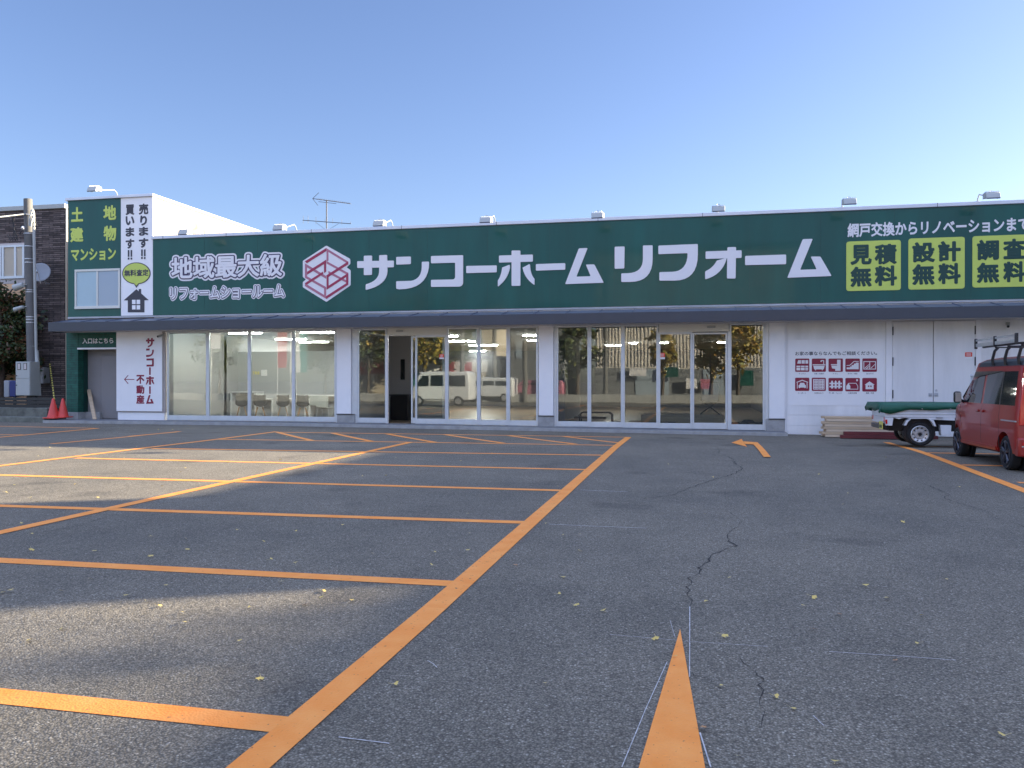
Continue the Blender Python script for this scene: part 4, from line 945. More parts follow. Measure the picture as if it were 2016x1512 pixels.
ck_.tube([W(64, 440, YP-.2), W(71, 436, YP-.2), W(73, 445, YP-.2), W(66, 446, YP-.2)], .012, 6).tube([W(38, 461, YP-.2), W(47, 449, YP-.2)], .014, 6)
ck_.build('cable', M['black'], po)
MB().tube([W(-60, 432, YP-2), W(0, 427, YP-1.2), W(52, 421, YP-.15)], .02, 6).build('service_wire', M['grey'], po)
MB().cyl(W(46, 447, YP-.25), W(44, 450, YP-.3), .05, n=10).build('insulator', M['white'], po)
for px, py, r_ in ((38, 563, .12), (38, 606, .075)):
    q = W(px, py, YP-.25); e = MB().cyl(q+Vector((-.17, -.02, -.06)), q+Vector((.16, 0, .03)), r_, r_*.72, n=16).build('spotlight', M['grey'], po, smooth=True)
    MB().cyl(q+Vector((.16, 0, .03)), W(57, py-3, YP-.05), .02, n=8).build('bracket', M['grey'], e)
# satellite dish on the stone wall
q = W(80, 537, YB-.5); sd = thing('satellite_dish', 'grey satellite dish on the stone-clad wall beside the utility pole', 'satellite dish', (q.x, YB-.02, q.z-.45))
nrm = Vector((.25, -.9, .35)).normalized(); u = nrm.orthogonal().normalized(); v = nrm.cross(u); mb = MB(); n = 24; vs = [q+nrm*.0]
for rr, dp in ((.10, .004), (.2, .015), (.3, .035), (.35, .05)):
    for i in range(n): a = 2*math.pi*i/n; vs.append(q+(u*math.cos(a)+v*math.sin(a)*1.1)*rr+nrm*dp)
fs = [(0, 1+i, 1+(i+1)%n) for i in range(n)]
for k in range(3):
    for i in range(n): fs.append((1+k*n+i, 1+k*n+(i+1)%n, 1+(k+1)*n+(i+1)%n, 1+(k+1)*n+i))
mb.add(vs, fs); do = mb.build('reflector', M['dish'], sd, smooth=True); m_ = do.modifiers.new('thick', 'SOLIDIFY'); m_.thickness = .012
MB().tube([q-nrm*.03, q-nrm*.12, q+Vector((-.05, .3, -.35)), (q.x-.05, YB-.02, q.z-.35)], .022, 8).build('mount_arm', M['steel'], sd)
MB().tube([q+v*(-.32)+nrm*.03, q+Vector((.25, -.28, -.42)), q+nrm*.42+Vector((.1, 0, -.2))], .012, 6).build('feed_arm', M['steel'], sd)
MB().cyl(q+nrm*.40+Vector((.08, 0, -.17)), q+nrm*.52+Vector((.08, 0, -.22)), .035, n=10).build('feed_horn', M['grey'], sd)
# meter cabinet
YCb = 23.75
a, b = W(31, 712, YCb), W(59.5, 779, YCb)
cbn = thing('meter_cabinet', 'pale grey metal meter cabinet with two small windows on the block wall', 'cabinet', ((a.x+b.x)/2, YCb, b.z))
MB().box(a.x, b.x, YCb, YCb+.42, b.z, a.z).build('cabinet_body', M['grey'], cbn, bevel=.008)
zm = W(40, 745.5, YCb).z
MB().box(a.x+.012, b.x-.012, YCb-.016, YCb-.001, zm+.008, a.z-.012).build('cabinet_door', M['grey'], cbn, bevel=.004); MB().box(a.x+.012, b.x-.012, YCb-.016, YCb-.001, b.z+.012, zm-.008).build('cabinet_door', M['grey'], cbn, bevel=.004)
for u0 in (35, 47.2):
    p, q = W(u0, 714.8, YCb), W(u0+6.6, 728, YCb); wf = MB().box(p.x, q.x, YCb-.022, YCb-.0165, q.z, p.z).build('meter_window', M['black'], cbn); MB().box(p.x+.018, q.x-.018, YCb-.025, YCb-.0225, q.z+.018, p.z-.018).build('meter_face', M['soffit'], wf)
MB().cyl((a.x+.05, YCb-.03, zm+.1), (a.x+.05, YCb-.016, zm+.1), .02, n=8).cyl((a.x+.05, YCb-.03, b.z+.35), (a.x+.05, YCb-.016, b.z+.35), .02, n=8).build('latch', M['dkgrey'], cbn)
a, b = W(18.2, 749.5, YCb+.2), W(30.6, 781, YCb+.2); tag(MB().box(a.x, b.x, YCb+.2, YCb+.6, b.z, a.z).build('storage_box', M['blue'], bevel=.02), 'dark blue box standing left of the pale meter cabinet', 'box')
a, b = W(7.2, 749, YCb+.25), W(17.8, 782, YCb+.25); tag(MB().box(a.x, b.x, YCb+.25, YCb+.7, b.z, a.z).build('storage_box', M['dish'], bevel=.02), 'grey box standing left of the dark blue box', 'box')
a, b = W(75, 723, YB-.35), W(84.5, 755, YB-.35)
ac = thing('heat_pump_unit', 'olive grey wall box on the dark stone wall right of the conduit', 'wall box', ((a.x+b.x)/2, YB-.2, b.z))
MB().box(a.x, b.x, YB-.35, YB-.01, b.z, a.z).build('casing', M['conc'], ac, bevel=.02); MB().box(a.x+.03, b.x-.03, YB-.36, YB-.351, b.z+.04, a.z-.04).build('front_panel', M['conc'], ac)
# low walls, dark fence
gA = G(40, 838); gB = G(75, 826)
lw = thing('block_wall', 'low stained concrete block wall with a step under the meter cabinet', 'wall', (-22, 23.2, 0))
xr = WX(84, 22.7); MB().box(-40, xr, 22.75, 23.1, -.1, .20).build('lower_course', M['conc_d'], lw, bevel=.02)
xr2 = WX(97, 23.4)
zt2 = W(40, 803, 23.3).z; MB().box(-40, xr2, 23.3, 24.6, -.1, zt2).build('upper_course', M['conc_d'], lw, bevel=.02)
fn = thing('dark_fence', 'low near-black board fence on top of the block wall', 'fence', (-22, 23.6, zt2)); zt3 = W(40, 782, 23.6).z
for k in range(3):
    z0 = lerp(zt2, zt3, k/3); MB().box(-40, xr2+.3, 23.62, 23.66, z0+.01, lerp(zt2, zt3, (k+1)/3)-.012).build('board', M['black'], fn)
for x_ in [WX(q, 23.5) for q in (-60, 20, 60, 98)]: MB().box(x_-.04, x_+.04, 23.66, 23.72, zt2, zt3+.02).build('post', M['blackm'], fn)
# leaning striped pole
p0, p1 = W(107, 786, 23.35), W(98, 715, 25.9); sp = thing('striped_pole', 'thin black and yellow striped pole leaning on the stone-clad wall behind the cones', 'pole', tuple(p0))
sy, sk = MB(), MB(); n = 15
for k in range(n):
    a, b = p0.lerp(p1, k/n), p0.lerp(p1, (k+.5)/n); c = p0.lerp(p1, (k+1)/n); sy.cyl(a, b, .022, n=8); sk.cyl(b, c, .021, n=8)
sy.build('yellow_band', M['plate'], sp); sk.build('black_band', M['black'], sp)
def cone(px, pyt, pyb, Y, lab):
    b = W(px, pyb, Y); tz = W(px, pyt, Y).z; h = tz-b.z; t = thing('traffic_cone', lab, 'traffic cone', tuple(b), 'traffic cones by the entrance')
    rb_ = h*.29
    MB().lathe(b.x, b.y, [(rb_, b.z+.03), (rb_*.93, b.z+.05), (h*.055, tz-.01), (h*.045, tz), (h*.03, tz)], 24).build('cone_body', M['cone'], t, smooth=30)
    MB().prism(round_poly([(b.x-rb_*1.22, b.y-rb_*1.22), (b.x+rb_*1.22, b.y-rb_*1.22), (b.x+rb_*1.22, b.y+rb_*1.22), (b.x-rb_*1.22, b.y+rb_*1.22)], .05), b.z, b.z+.032, 'XY').build('cone_base', M['cone'], t, bevel=.006)
zc = slab(-19)
cone(105, 784, 823.5, 22.85, 'faded red traffic cone, the left one of the pair, with a worn top'); cone(124, 784.3, 822, 23.0, 'glossy red traffic cone, the right one of the pair beside the green pier')
# board leaning in the entrance
p, q = W(174, 767, D+.4), W(186, 825.5, D-.12); lb = MB(); wv = Vector((.13, 0, 0)); dv = Vector((0, .03, .01))
lb.add([q-wv/2, q+wv/2, p+wv/2, p-wv/2, q-wv/2+dv, q+wv/2+dv, p+wv/2+dv, p-wv/2+dv], [(0,1,2,3),(7,6,5,4),(0,4,5,1),(1,5,6,2),(2,6,7,3),(3,7,4,0)])
tag(lb.build('wooden_board', M['wood']), 'weathered wooden board leaning in the entrance opening', 'board')

# ---------------------------------------------------------------- trees
def make_tree(name, label, x, y, z0, h, rx, rz, lm, n, seed, group=None, zc=None, trunk=.12, ls=.09, gaps=9):
    r_ = random.Random(seed); t = thing(name, label, 'tree', (x, y, z0), group); zc = zc or z0+h-rz
    tk = MB(); tk.tube([(x, y, z0), (x+.05, y, z0+h*.3), (x-.04, y+.05, z0+h*.55), (x, y, z0+h*.85)], [trunk, trunk*.8, trunk*.5, trunk*.15], 9)
    for k in range(9):
        a = r_.uniform(0, 6.28); zz = z0+h*r_.uniform(.28, .7); e = Vector((x+math.cos(a)*rx*.75, y+math.sin(a)*rx*.75, zz+rz*r_.uniform(.2, .7)))
        s_ = Vector((x, y, zz)); tk.tube([s_, s_.lerp(e, .5)+Vector((0, 0, .1)), e], [trunk*.35, trunk*.2, trunk*.06], 6)
    tk.build('trunk', M['bark'], t, smooth=True)
    cl = []
    for _ in range(46):
        d = Vector((r_.gauss(0, 1), r_.gauss(0, 1), r_.gauss(0, 1))).normalized()*r_.uniform(.35, 1.0)
        cl.append((Vector((x+d.x*rx, y+d.y*rx, zc+d.z*rz)), r_.uniform(.18, .40)))
    mb = MB()
    for _ in range(n):
        c, cr_ = r_.choice(cl); p = c+Vector((r_.gauss(0, .5), r_.gauss(0, .5), r_.gauss(0, .42)))*cr_*min(rx, rz)
        u = Vector((r_.gauss(0, 1), r_.gauss(0, 1), r_.gauss(0, .6))).normalized(); v = u.orthogonal().normalized(); v = (v*math.cos(r_.random()*6)+u.cross(v)*math.sin(r_.random()*6)); s_ = ls*r_.uniform(.6, 1.4)
        v.normalize(); mb.add([p-u*s_, p+v*s_*.55, p+u*s_, p-v*s_*.55], [(0, 1, 2, 3)])
    mb.build('crown', lm, t)
    return t
make_tree('broadleaf_tree', 'dark green tree with reddish top behind the utility pole at the left edge', WX(2, 25.2), 25.2, .3, 5.4, 1.25, 2.35, M['leafd'], 5600, 3, ls=.085, zc=3.15)
make_tree('broadleaf_tree', 'second dark tree at the very left edge of the photo', WX(-45, 25.0), 25.0, .3, 4.3, 1.1, 1.9, M['leafd'], 2600, 4, ls=.085, zc=2.4)

# ================================================================ LUMBER
YW = 22.35; zg2 = gz(3.6, YW)+.008
R2 = random.Random(5)
ordn = ['topmost', 'second', 'third', 'fourth', 'fifth', 'sixth', 'seventh', 'lowest']
nL = 8; htot = W(1640, 820, YW).z-zg2; hL = htot/nL
for k in range(nL):
    z1 = zg2+htot-k*hL; z0 = z1-hL+.006; x0 = WX(1622+R2.uniform(-4, 6), YW); x1 = x0+R2.uniform(2.0, 2.35)
    for j in range(3):
        y0 = YW+j*.13; mb = MB(); dx = R2.uniform(-.05, .05)*(j > 0)+0; dt = R2.uniform(0, .012)
        mb.box(x0+dx, x1+dx, y0+dt, y0+.12, z0, z1)
        if j == 0: lab = ordn[k]+' pale plank on the front face of the lumber pile by the truck' if k not in (0, 7) else ordn[k]+' pale plank on the front face of the lumber pile'
        elif k == 0: lab = 'pale plank on top of the lumber pile, '+('middle' if j == 1 else 'rear')+' one'
        else: lab = ordn[k]+' layer plank of the lumber pile, '+('middle' if j == 1 else 'rear')+' of its layer'
        o = mb.build('lumber_plank', M['wood2'] if (k+j)%2 else M['wood'], bevel=.003); tag(o, lab, 'plank', 'planks piled against the white shutter')
for k, (a_, y0, z0) in enumerate(((1655, YW-.36, 0), (1668, YW-.22, 0), (1662, YW-.30, .085))):
    x0 = WX(a_, y0); o = MB().box(x0, x0+2.1, y0, y0+.13, zg2+z0, zg2+z0+.08).build('red_beam', M['redwood'], bevel=.004)
    tag(o, ('front lower', 'rear lower', 'upper')[k]+' red-stained beam on the ground before the lumber pile', 'beam', 'red beams before the lumber pile')

# ================================================================ KEI TRUCK
TY = 18.72; TX = W(1743, 830, TY).x; TW = 1.36
tr = thing('light_truck', 'small white flatbed truck with green tarpaulin over its bed', 'truck', (TX+1.5, TY+TW/2, 0))
TZ = lambda y: W(1760, y, TY).z
zt, ztb, zgt, zgb = TZ(795), TZ(806), TZ(806), TZ(821.5)
bl = 2.0
bd = MB(); bd.box(TX, TX+bl, TY, TY+.03, zgb, zt-.02).box(TX, TX+bl, TY+TW-.03, TY+TW, zgb, zt-.02).box(TX-.0, TX+.03, TY+.031, TY+TW-.031, zgb, zt-.02).box(TX+bl-.03, TX+bl, TY+.031, TY+TW-.031, zgb, zt-.02).box(TX+.03, TX+bl-.03, TY+.03, TY+TW-.03, zgb, zgb+.04)
bed = bd.build('bed', M['twhite'], tr, bevel=.006)
rl = MB()
for z in (lerp(zgb, zgt, .35), lerp(zgb, zgt, .7)): rl.box(TX+.05, TX+bl-.05, TY-.006, TY-.001, z, z+.012)
rl.build('pressed_rib', M['grey'], bed)
hz = MB()
for k in (.18, .52, .86): hz.box(TX+bl*k-.06, TX+bl*k+.06, TY-.014, TY-.001, zgb-.012, zgb+.015)
hz.build('gate_hinge', M['steel'], bed)
# tarpaulin: a draped sheet
mb = MB(); nxg, sec = 22, 13; vs = []
for i in range(nxg+1):
    u = i/nxg; x = lerp(TX-.10, TX+bl+.02, u)
    drop = .11+.05*math.exp(-((u-.10)/.09)**2)+.05*(1-u)**3+.012*math.sin(u*17)
    prof = [(-.035, zt-drop), (-.04-.012*math.sin(u*23), zt-drop*.55), (-.03, zt-.02), (0, zt+.012)]
    prof = [(a_+.012*math.sin(u*40+b_*30), b_) for a_, b_ in prof]
    ring = [(TY+a_, b_) for a_, b_ in prof]+[(TY+TW*k/6, zt+.012+.02*math.sin(u*9+k)*math.sin(math.pi*k/6)) for k in range(1, 6)]+[(TY+TW-a_, b_) for a_, b_ in prof[::-1]]
    for yy, zz in ring: vs.append((x, yy, zz - (.0 if u > .02 else 0)))
m_ = len(ring)
fs = [(i*m_+j, i*m_+j+1, (i+1)*m_+j+1, (i+1)*m_+j) for i in range(nxg) for j in range(m_-1)]
mb.add(vs, fs)
# rear drop of the sheet over the tailgate
vs = []
for j in range(m_):
    yy, zz = vs0 = (mb.v[j][1], mb.v[j][2]); f = min(1, max(0, (zz-(zt-.08))/.08)); dr = (.12+.03*math.sin(j*1.7))
    vs += [(TX-.10, yy, zz), (TX-.125, yy, max(zz-dr*.5, zt-.2)), (TX-.14-.01*math.sin(j*2), yy, min(zz, zt-dr-.02))]
mb.add(vs, [(3*j+k, 3*j+k+1, 3*j+k+4, 3*j+k+3) for j in range(m_-1) for k in range(2)])
tp = mb.build('tarpaulin', M['tarp'], tr, smooth=55); s_ = tp.modifiers.new('thick', 'SOLIDIFY'); s_.thickness = .006
ey = MB()
for k in (.35, .62): ey.cyl((TX+bl*k, TY-.062, zt-.10), (TX+bl*k, TY-.045, zt-.10), .012, n=8)
ey.build('eyelet', M['steel'], tp)
# chassis, mudguards, wheels, tail
MB().box(TX+.10, TX+3.0, TY+.18, TY+TW-.18, .30, zgb-.004).build('chassis', M['blackm'], tr)
MB().box(TX-.02, TX+.06, TY+.03, TY+TW-.03, .33, .42).build('rear_bumper', M['blackm'], tr, bevel=.01)
wx = WX(1812, TY+.02)
ZT_ = lambda y: W(1800, y, TY).z
def Tp(x, y): q = W(x, y, TY); return (q.x, q.z)
MB().prism([Tp(*p) for p in ((1760,822.5),(1770,825),(1783,822.6),(1792,824.5),(1800,824.6),(1822,824.4),(1831,826),(1880,828),(1880,825),(1880,822.4),(1760,822.2))], TY+.004, TY+.03).build('side_rail', M['twhite'], tr)
MB().prism([Tp(*p) for p in ((1779.5,837.5),(1785,827),(1793.5,825),(1787,831),(1784,837.8))], TY-.02, TY+.16).build('mudguard', M['twhite'], tr, bevel=.004)
MB().prism([Tp(*p) for p in ((1829,826),(1838,827),(1843,839.5),(1838.5,839),(1834,831))], TY-.02, TY+.16).build('mudguard', M['twhite'], tr, bevel=.004)
MB().prism([Tp(*p) for p in ((1742.5,822),(1759,822),(1756.5,838),(1743.5,837.5))], TY-.004, TY+.05).build('tail_bracket', M['twhite'], tr, bevel=.003)
MB().prism([Tp(*p) for p in ((1742.8,826),(1746.8,826),(1746.8,834.5),(1743.2,834.5))], TY-.012, TY-.0045).box(TX-.012, TX-.001, TY+.02, TY+.16, .50, .59).box(TX-.012, TX-.001, TY+TW-.16, TY+TW-.02, .50, .59).build('tail_lamp', M['tail'], tr)
MB().box(TX-.001, TX+.03, TY+.05, TY+TW-.05, .46, zgb-.003).build('rear_panel', M['twhite'], tr)
np_ = MB().box(TX-.055, TX-.045, TY+.02, TY+.33, .34, .50).build('number_plate', M['plate'], tr); 
d_ = MB(); 
for k in range(4): d_.box(TX-.058, TX-.0555, TY+.06+k*.065, TY+.10+k*.065, .365, .43)
d_.build('plate_digit', M['green2'], np_)
MB().prism([Tp(*p) for p in ((1852,837),(1874,837.5),(1873,856),(1866,855.5),(1863.5,858),(1854.5,858))], TY+.03, TY+.22).build('battery_box', M['twhite'], tr, bevel=.004)
def wheel(parent, x, y, r, wd, face, rimm, rr, name='wheel', steel=True):
    """axle along Y when face is 'Y-', along X when 'X-'"""
    ax = 'Y' if face[0] == 'Y' else 'X'; c = (x, r) if ax == 'Y' else (y, r); a0 = y if ax == 'Y' else x
    pr = [(rr*.98, a0+.012), (r*.90, a0), (r*.985, a0+.022), (r, a0+.05), (r, a0+wd-.05), (r*.985, a0+wd-.02), (rr, a0+wd)]
    wo = MB().lathe(c[0], c[1], pr, 36, ax, c0=False).build('tyre' if name is None else name, M['rubber'], parent, smooth=30)
    if steel:
        MB().lathe(c[0], c[1], [(rr, a0+.004), (rr*.93, a0-.006), (rr*.88, a0+.02), (rr*.60, a0+.035), (rr*.52, a0+.012), (rr*.30, a0+.012), (rr*.27, a0+.028)], 32, ax, c0=False).build('rim', rimm, wo, smooth=30)
        h = MB()
        for k in range(10):
            t = 2*math.pi*k/10; u, v = c[0]+math.cos(t)*rr*.74, c[1]+math.sin(t)*rr*.74
            p0 = (u, a0+.012, v) if ax == 'Y' else (a0+.012, u, v); p1 = (u, a0+.034, v) if ax == 'Y' else (a0+.034, u, v); h.cyl(p0, p1, rr*.085, n=8)
        p0 = (c[0], a0-.0, c[1]) if ax == 'Y' else (a0, c[0], c[1]); p1 = (c[0], a0+.03, c[1]) if ax == 'Y' else (a0+.03, c[0], c[1]); h.cyl(p0, p1, rr*.2, n=12)
        h.build('vent_hole', M['black'], wo)
    else:
        rm = MB().lathe(c[0], c[1], [(rr, a0+.004), (rr*.92, a0-.002), (rr*.88, a0+.05)], 32, ax, c0=False)
        for k in range(5):
            t = 2*math.pi*k/5+.3
            for s_ in (-.13, .13):
                u0, v0 = c[0]+math.cos(t)*rr*.12, c[1]+math.sin(t)*rr*.12; u1, v1 = c[0]+math.cos(t+s_)*rr*.92, c[1]+math.sin(t+s_)*rr*.92
                p0 = (u0, a0+.008, v0) if ax == 'Y' else (a0+.008, u0, v0); p1 = (u1, a0+.006, v1) if ax == 'Y' else (a0+.006, u1, v1); rm.cyl(p0, p1, rr*.075, rr*.09, n=8)
        rm.cyl((c[0], a0-.004, c[1]) if ax == 'Y' else (a0-.004, c[0], c[1]), (c[0], a0+.03, c[1]) if ax == 'Y' else (a0+.03, c[0], c[1]), rr*.2, n=12)
        rm.build('rim', rimm, wo, smooth=40)
    return wo
wheel(tr, wx, TY+.04, .243, .15, 'Y', M['rims'], .178); wheel(tr, wx, TY+TW-.19, .243, .15, 'Y', M['rims'], .178); wheel(tr, wx+1.75, TY+.04, .243, .15, 'Y', M['rims'], .178)
MB().lathe(wx, .30, [(.31, TY+.10), (.31, TY+.28)], 20, 'Y').build('wheel_well', M['black'], tr)
# cab
cx0 = TX+bl+.05; zc1 = 1.60
cbm = MB().prism([(cx0, .42), (cx0+1.18, .42), (cx0+1.22, .85), (cx0+1.02, zc1-.05), (cx0+.9, zc1), (cx0+.06, zc1), (cx0, zc1-.06)], TY+.02, TY+TW-.02).build('cab', M['twhite'], tr, bevel=.03)
MB().box(cx0-.004, cx0-.001, TY+.2, TY+TW-.2, 1.02, 1.45).prism([(cx0+.1, .95), (cx0+1.05, .95), (cx0+.88, 1.48), (cx0+.1, 1.48)], TY+.012, TY+.019).build('cab_window', M['vglass'], cbm)
MB().box(cx0-.04, cx0-.006, TY+.02, TY+.06, zgt, 1.5).box(cx0-.04, cx0-.006, TY+TW-.06, TY+TW-.02, zgt, 1.5).box(cx0-.04, cx0-.006, TY+.06, TY+TW-.06, 1.46, 1.5).build('guard_frame', M['twhite'], tr, bevel=.006)

# ================================================================ RED VAN
VX, VY, VL, VWD = 4.60, 13.50, 3.42, 1.40; vh = 1.76
van = thing('red_van', 'red minivan with roof rack parked at the right edge', 'van', (VX+VWD/2, VY+VL/2, 0))
hwid = VWD/2; cxv = VX+hwid
def sy_(y):
    if y <= 2.10: return 1.0
    if y <= 2.86: t = (y-2.10)/.76; return 1-.0*t-.91*t**.85
    return .06
prof = [(.80, .22), (.97, .27), (1.0, .40), (1.0, .62), (.995, .82), (.975, .93), (.915, 1.25), (.855, 1.55), (.80, 1.65), (.62, 1.71), (.3, vh-.01), (0, vh)]
st = [(-.0, .955), (.03, .985), (.10, 1.0), (.5, 1.0), (1.0, 1.0), (1.5, 1.0), (2.0, 1.0), (2.1, 1.0), (2.2, 1.0), (2.35, 1.0), (2.5, 1.0), (2.65, .998), (2.78, .99), (2.88, .975), (3.05, .94), (3.17, .88), (3.25, .80), (3.29, .72)]
mb = MB(); vs = []; 
for y, s_ in st:
    row = []
    for f, z in prof:
        zz = z if z <= .93 else .93+(z-.93)*sy_(y)
        if y > 2.86 and z > .62: zz = .62+(zz-.62)*(1-.55*((y-2.86)/.43)**1.5)
        row.append((f*hwid*s_, y, zz))
    # the rear end leans forward a little above the belt
    if y <= .10: row = [(x, yy+max(0, (z-.93))*.10, z) for x, yy, z in row]
    full = [(cxv-x, VY+yy, z) for x, yy, z in row]+[(cxv+x, VY+yy, z) for x, yy, z in row[::-1][1:]]
    vs += full
m_ = len(full)
fs = [(i*m_+j, i*m_+j+1, (i+1)*m_+j+1, (i+1)*m_+j) for i in range(len(st)-1) for j in range(m_-1)]
fs += [((i+1)*m_, i*m_, i*m_+m_-1, (i+1)*m_+m_-1) for i in range(len(st)-1)]
fs += [tuple(range(m_)), tuple(range((len(st)-1)*m_, len(st)*m_))[::-1]]
mb.add(vs, fs)
body = mb.build('body', M['vred'], van, smooth=35)
WYR, WYF = VY+.50, VY+2.90; WR = .262
cutters = []
for wy in (WYR, WYF):
    c = MB().lathe(wy, .265, [(.315, VX-.2), (.315, VX+.26)], 32, 'X').lathe(wy, .265, [(.315, VX+VWD-.26), (.315, VX+VWD+.2)], 32, 'X').build('cut', M['black']); cutters.append(c)
    bo = body.modifiers.new('arch', 'BOOLEAN'); bo.operation = 'DIFFERENCE'; bo.object = c; bo.solver = 'EXACT'
bpy.context.view_layer.update()
dg = bpy.context.evaluated_depsgraph_get(); nm_ = bpy.data.meshes.new_from_object(body.evaluated_get(dg)); body.modifiers.clear(); body.data = nm_
for c in cutters: bpy.data.objects.remove(c)
if M['vred'].name not in [m_x.name for m_x in body.data.materials if m_x]: body.data.materials.clear(); body.data.materials.append(M['vred'])
try: body.data.set_sharp_from_angle(angle=math.radians(35))
except Exception: pass
for wy in (WYR, WYF):
    MB().lathe(wy, .265, [(.318, VX+.195), (.318, VX+.255)], 28, 'X').build('wheel_well', M['black'], van)
    wheel(van, VX+.025, wy, WR, .16, 'X', M['rimd'], .185, steel=False); wheel(van, VX+VWD-.185, wy, WR, .16, 'X', M['rimd'], .185, steel=False)
def sx(z):   # left flank surface
    for (f0, z0), (f1, z1) in zip(prof[:-1], prof[1:]):
        if z0 <= z <= z1: return cxv-hwid*lerp(f0, f1, (z-z0)/(z1-z0))
    return cxv
def sxy(y, z): return sx(z if z <= .93 else min(.93+(z-.93)/max(.2, sy_(y)), vh))
def flank(pts, name, m, parent, out=.004, thick=.012):
    """panel following the left flank, outline in (y, z) van coordinates; rows are split so that it hugs the curve"""
    mb = MB(); zs = sorted(set([min(p[1] for p in pts), max(p[1] for p in pts)]+[z for _, z in prof if min(p[1] for p in pts) < z < max(p[1] for p in pts)]))
    def span(z):
        xs_ = []
        for (a, b) in zip(pts, pts[1:]+pts[:1]):
            if (a[1]-z)*(b[1]-z) <= 0 and a[1] != b[1]: t = (z-a[1])/(b[1]-a[1]); xs_.append(a[0]+(b[0]-a[0])*t)
        return (min(xs_), max(xs_)) if xs_ else None
    rows = []
    for z in zs:
        zz = min(max(z, zs[0]+1e-4), zs[-1]-1e-4); sp_ = span(zz)
        if sp_: rows.append((z, sp_))
    vs = []; NC = 9 if len(rows) and max(r[1][1]-r[1][0] for r in rows) > .3 else 2
    rr_ = [rows[0]]
    for r0, r1 in zip(rows[:-1], rows[1:]):
        k = max(1, int((r1[0]-r0[0])/.08))
        for q in range(1, k+1):
            t = q/k; rr_.append((lerp(r0[0], r1[0], t), span(min(max(lerp(r0[0], r1[0], t), zs[0]+1e-4), zs[-1]-1e-4)) or r1[1]))
    rows = rr_
    for z, (a, b) in rows:
        for c in range(NC): y = lerp(a, b, c/(NC-1)); x = sxy(y, z); vs += [(x-out, VY+y, z), (x+thick, VY+y, z)]
    fs = []; S = 2*NC
    for i in range(len(rows)-1):
        for c in range(NC-1):
            q = i*S+2*c; fs += [(q, q+2, q+S+2, q+S), (q+1, q+S+1, q+S+3, q+3)]
        q = i*S; fs += [(q, q+S, q+S+1, q+1), (q+S-2, q+S-1, q+2*S-1, q+2*S-2)]
    L_ = (len(rows)-1)*S
    for c in range(NC-1): q = 2*c; fs += [(q, q+1, q+3, q+2), (L_+q, L_+q+2, L_+q+3, L_+q+1)]
    mb.add(vs, fs); return mb.build(name, m, parent)
flank([(.12, .985), (1.50, .985), (1.47, 1.50), (.17, 1.50)], 'side_window', M['vglass'], van)
flank([(1.60, .985), (2.62, .985), (2.42, 1.20), (2.14, 1.46), (1.58, 1.48)], 'door_window', M['vglass'], van)
flank([(.70, .985), (.75, .985), (.75, 1.50), (.70, 1.50)], 'window_divider', M['black'], van, out=.008)
flank([(1.50, 1.43), (2.10, 1.41), (2.06, 1.51), (.74, 1.51), (.74, 1.43)], 'window_visor', M['blackm'], van, out=.02, thick=-.01)
flank([(.06, 1.585), (2.02, 1.585), (1.96, 1.70), (.12, 1.70)], 'roof_side_panel', M['vroof'], van, out=.003)
flank([(.02, .745), (.62, .745), (.62, .765), (.02, .765)], 'slide_rail', M['steel'], van, out=.006)
flank([(.62, .750), (3.05, .770), (3.05, .785), (.62, .765)], 'crease', M['redwood'], van, out=.0015)
for yy in (.72, 1.535): flank([(yy, .32), (yy+.010, .32), (yy+.010, .98), (yy, .98)], 'door_seam', M['black'], van, out=.0012)
flank([(2.60, .64), (2.61, .64), (2.70, .94), (2.69, .94)], 'door_seam', M['black'], van, out=.0012)
flank([(.84, .22), (2.58, .22), (2.58, .33), (.84, .33)], 'sill_skirt', M['vred'], van, out=.02)
for yy, ln in ((1.40, .10), (1.62, .12)): MB().box(sx(.86)-.03, sx(.86)-.002, VY+yy, VY+yy+ln, .84, .885).build('door_handle', M['vred'], van, bevel=.01)
# mirror
mz = MB().box(VX-.14, VX-.015, VY+2.46, VY+2.56, .97, 1.17).build('wing_mirror', M['black'], van, bevel=.04, seg=3)
MB().box(VX-.125, VX-.03, VY+2.452, VY+2.459, .99, 1.15).build('mirror_glass', M['steel'], mz); MB().cyl((VX-.03, VY+2.52, 1.02), (VX+.06, VY+2.54, .98), .025, n=8).build('mirror_stalk', M['black'], mz)
# rear end
RX0, RX1 = VX+.06, VX+VWD-.06
MB().prism([(VX+.11, 1.02), (VX+VWD-.11, 1.02), (VX+VWD-.17, 1.50), (VX+.17, 1.50)], VY-.0, VY+.075).build('rear_window', M['vglass'], van)
tl = MB(); tl.prism([(VX+.035, .70), (VX+.14, .70), (VX+.175, 1.02), (VX+.20, 1.56), (VX+.12, 1.56), (VX+.06, 1.02)], VY-.014, VY+.10)
tl.build('tail_lamp', M['tail'], van, bevel=.008); tl2 = MB(); tl2.prism([(VX+VWD-p[0]+VX, p[1]) for p in ((VX+.035, .70), (VX+.14, .70), (VX+.175, 1.02), (VX+.20, 1.56), (VX+.12, 1.56), (VX+.06, 1.02))], VY-.014, VY+.10); tl2.build('tail_lamp', M['tail'], van, bevel=.008)
bmp = MB().box(VX+.015, VX+VWD-.015, VY-.05, VY+.12, .24, .52).build('rear_bumper', M['vred'], van, bevel=.03, seg=3)
MB().box(VX+.06, VX+.34, VY-.058, VY-.049, .385, .40).box(VX+VWD-.34, VX+VWD-.06, VY-.058, VY-.049, .385, .40).build('chrome_strip', M['steel'], bmp); MB().box(VX+.07, VX+.32, VY-.056, VY-.049, .41, .45).build('bumper_reflector', M['tail'], bmp)
MB().box(VX+.10, VX+VWD-.10, VY-.004, VY+.02, .545, .553).build('hatch_seam', M['black'], van)
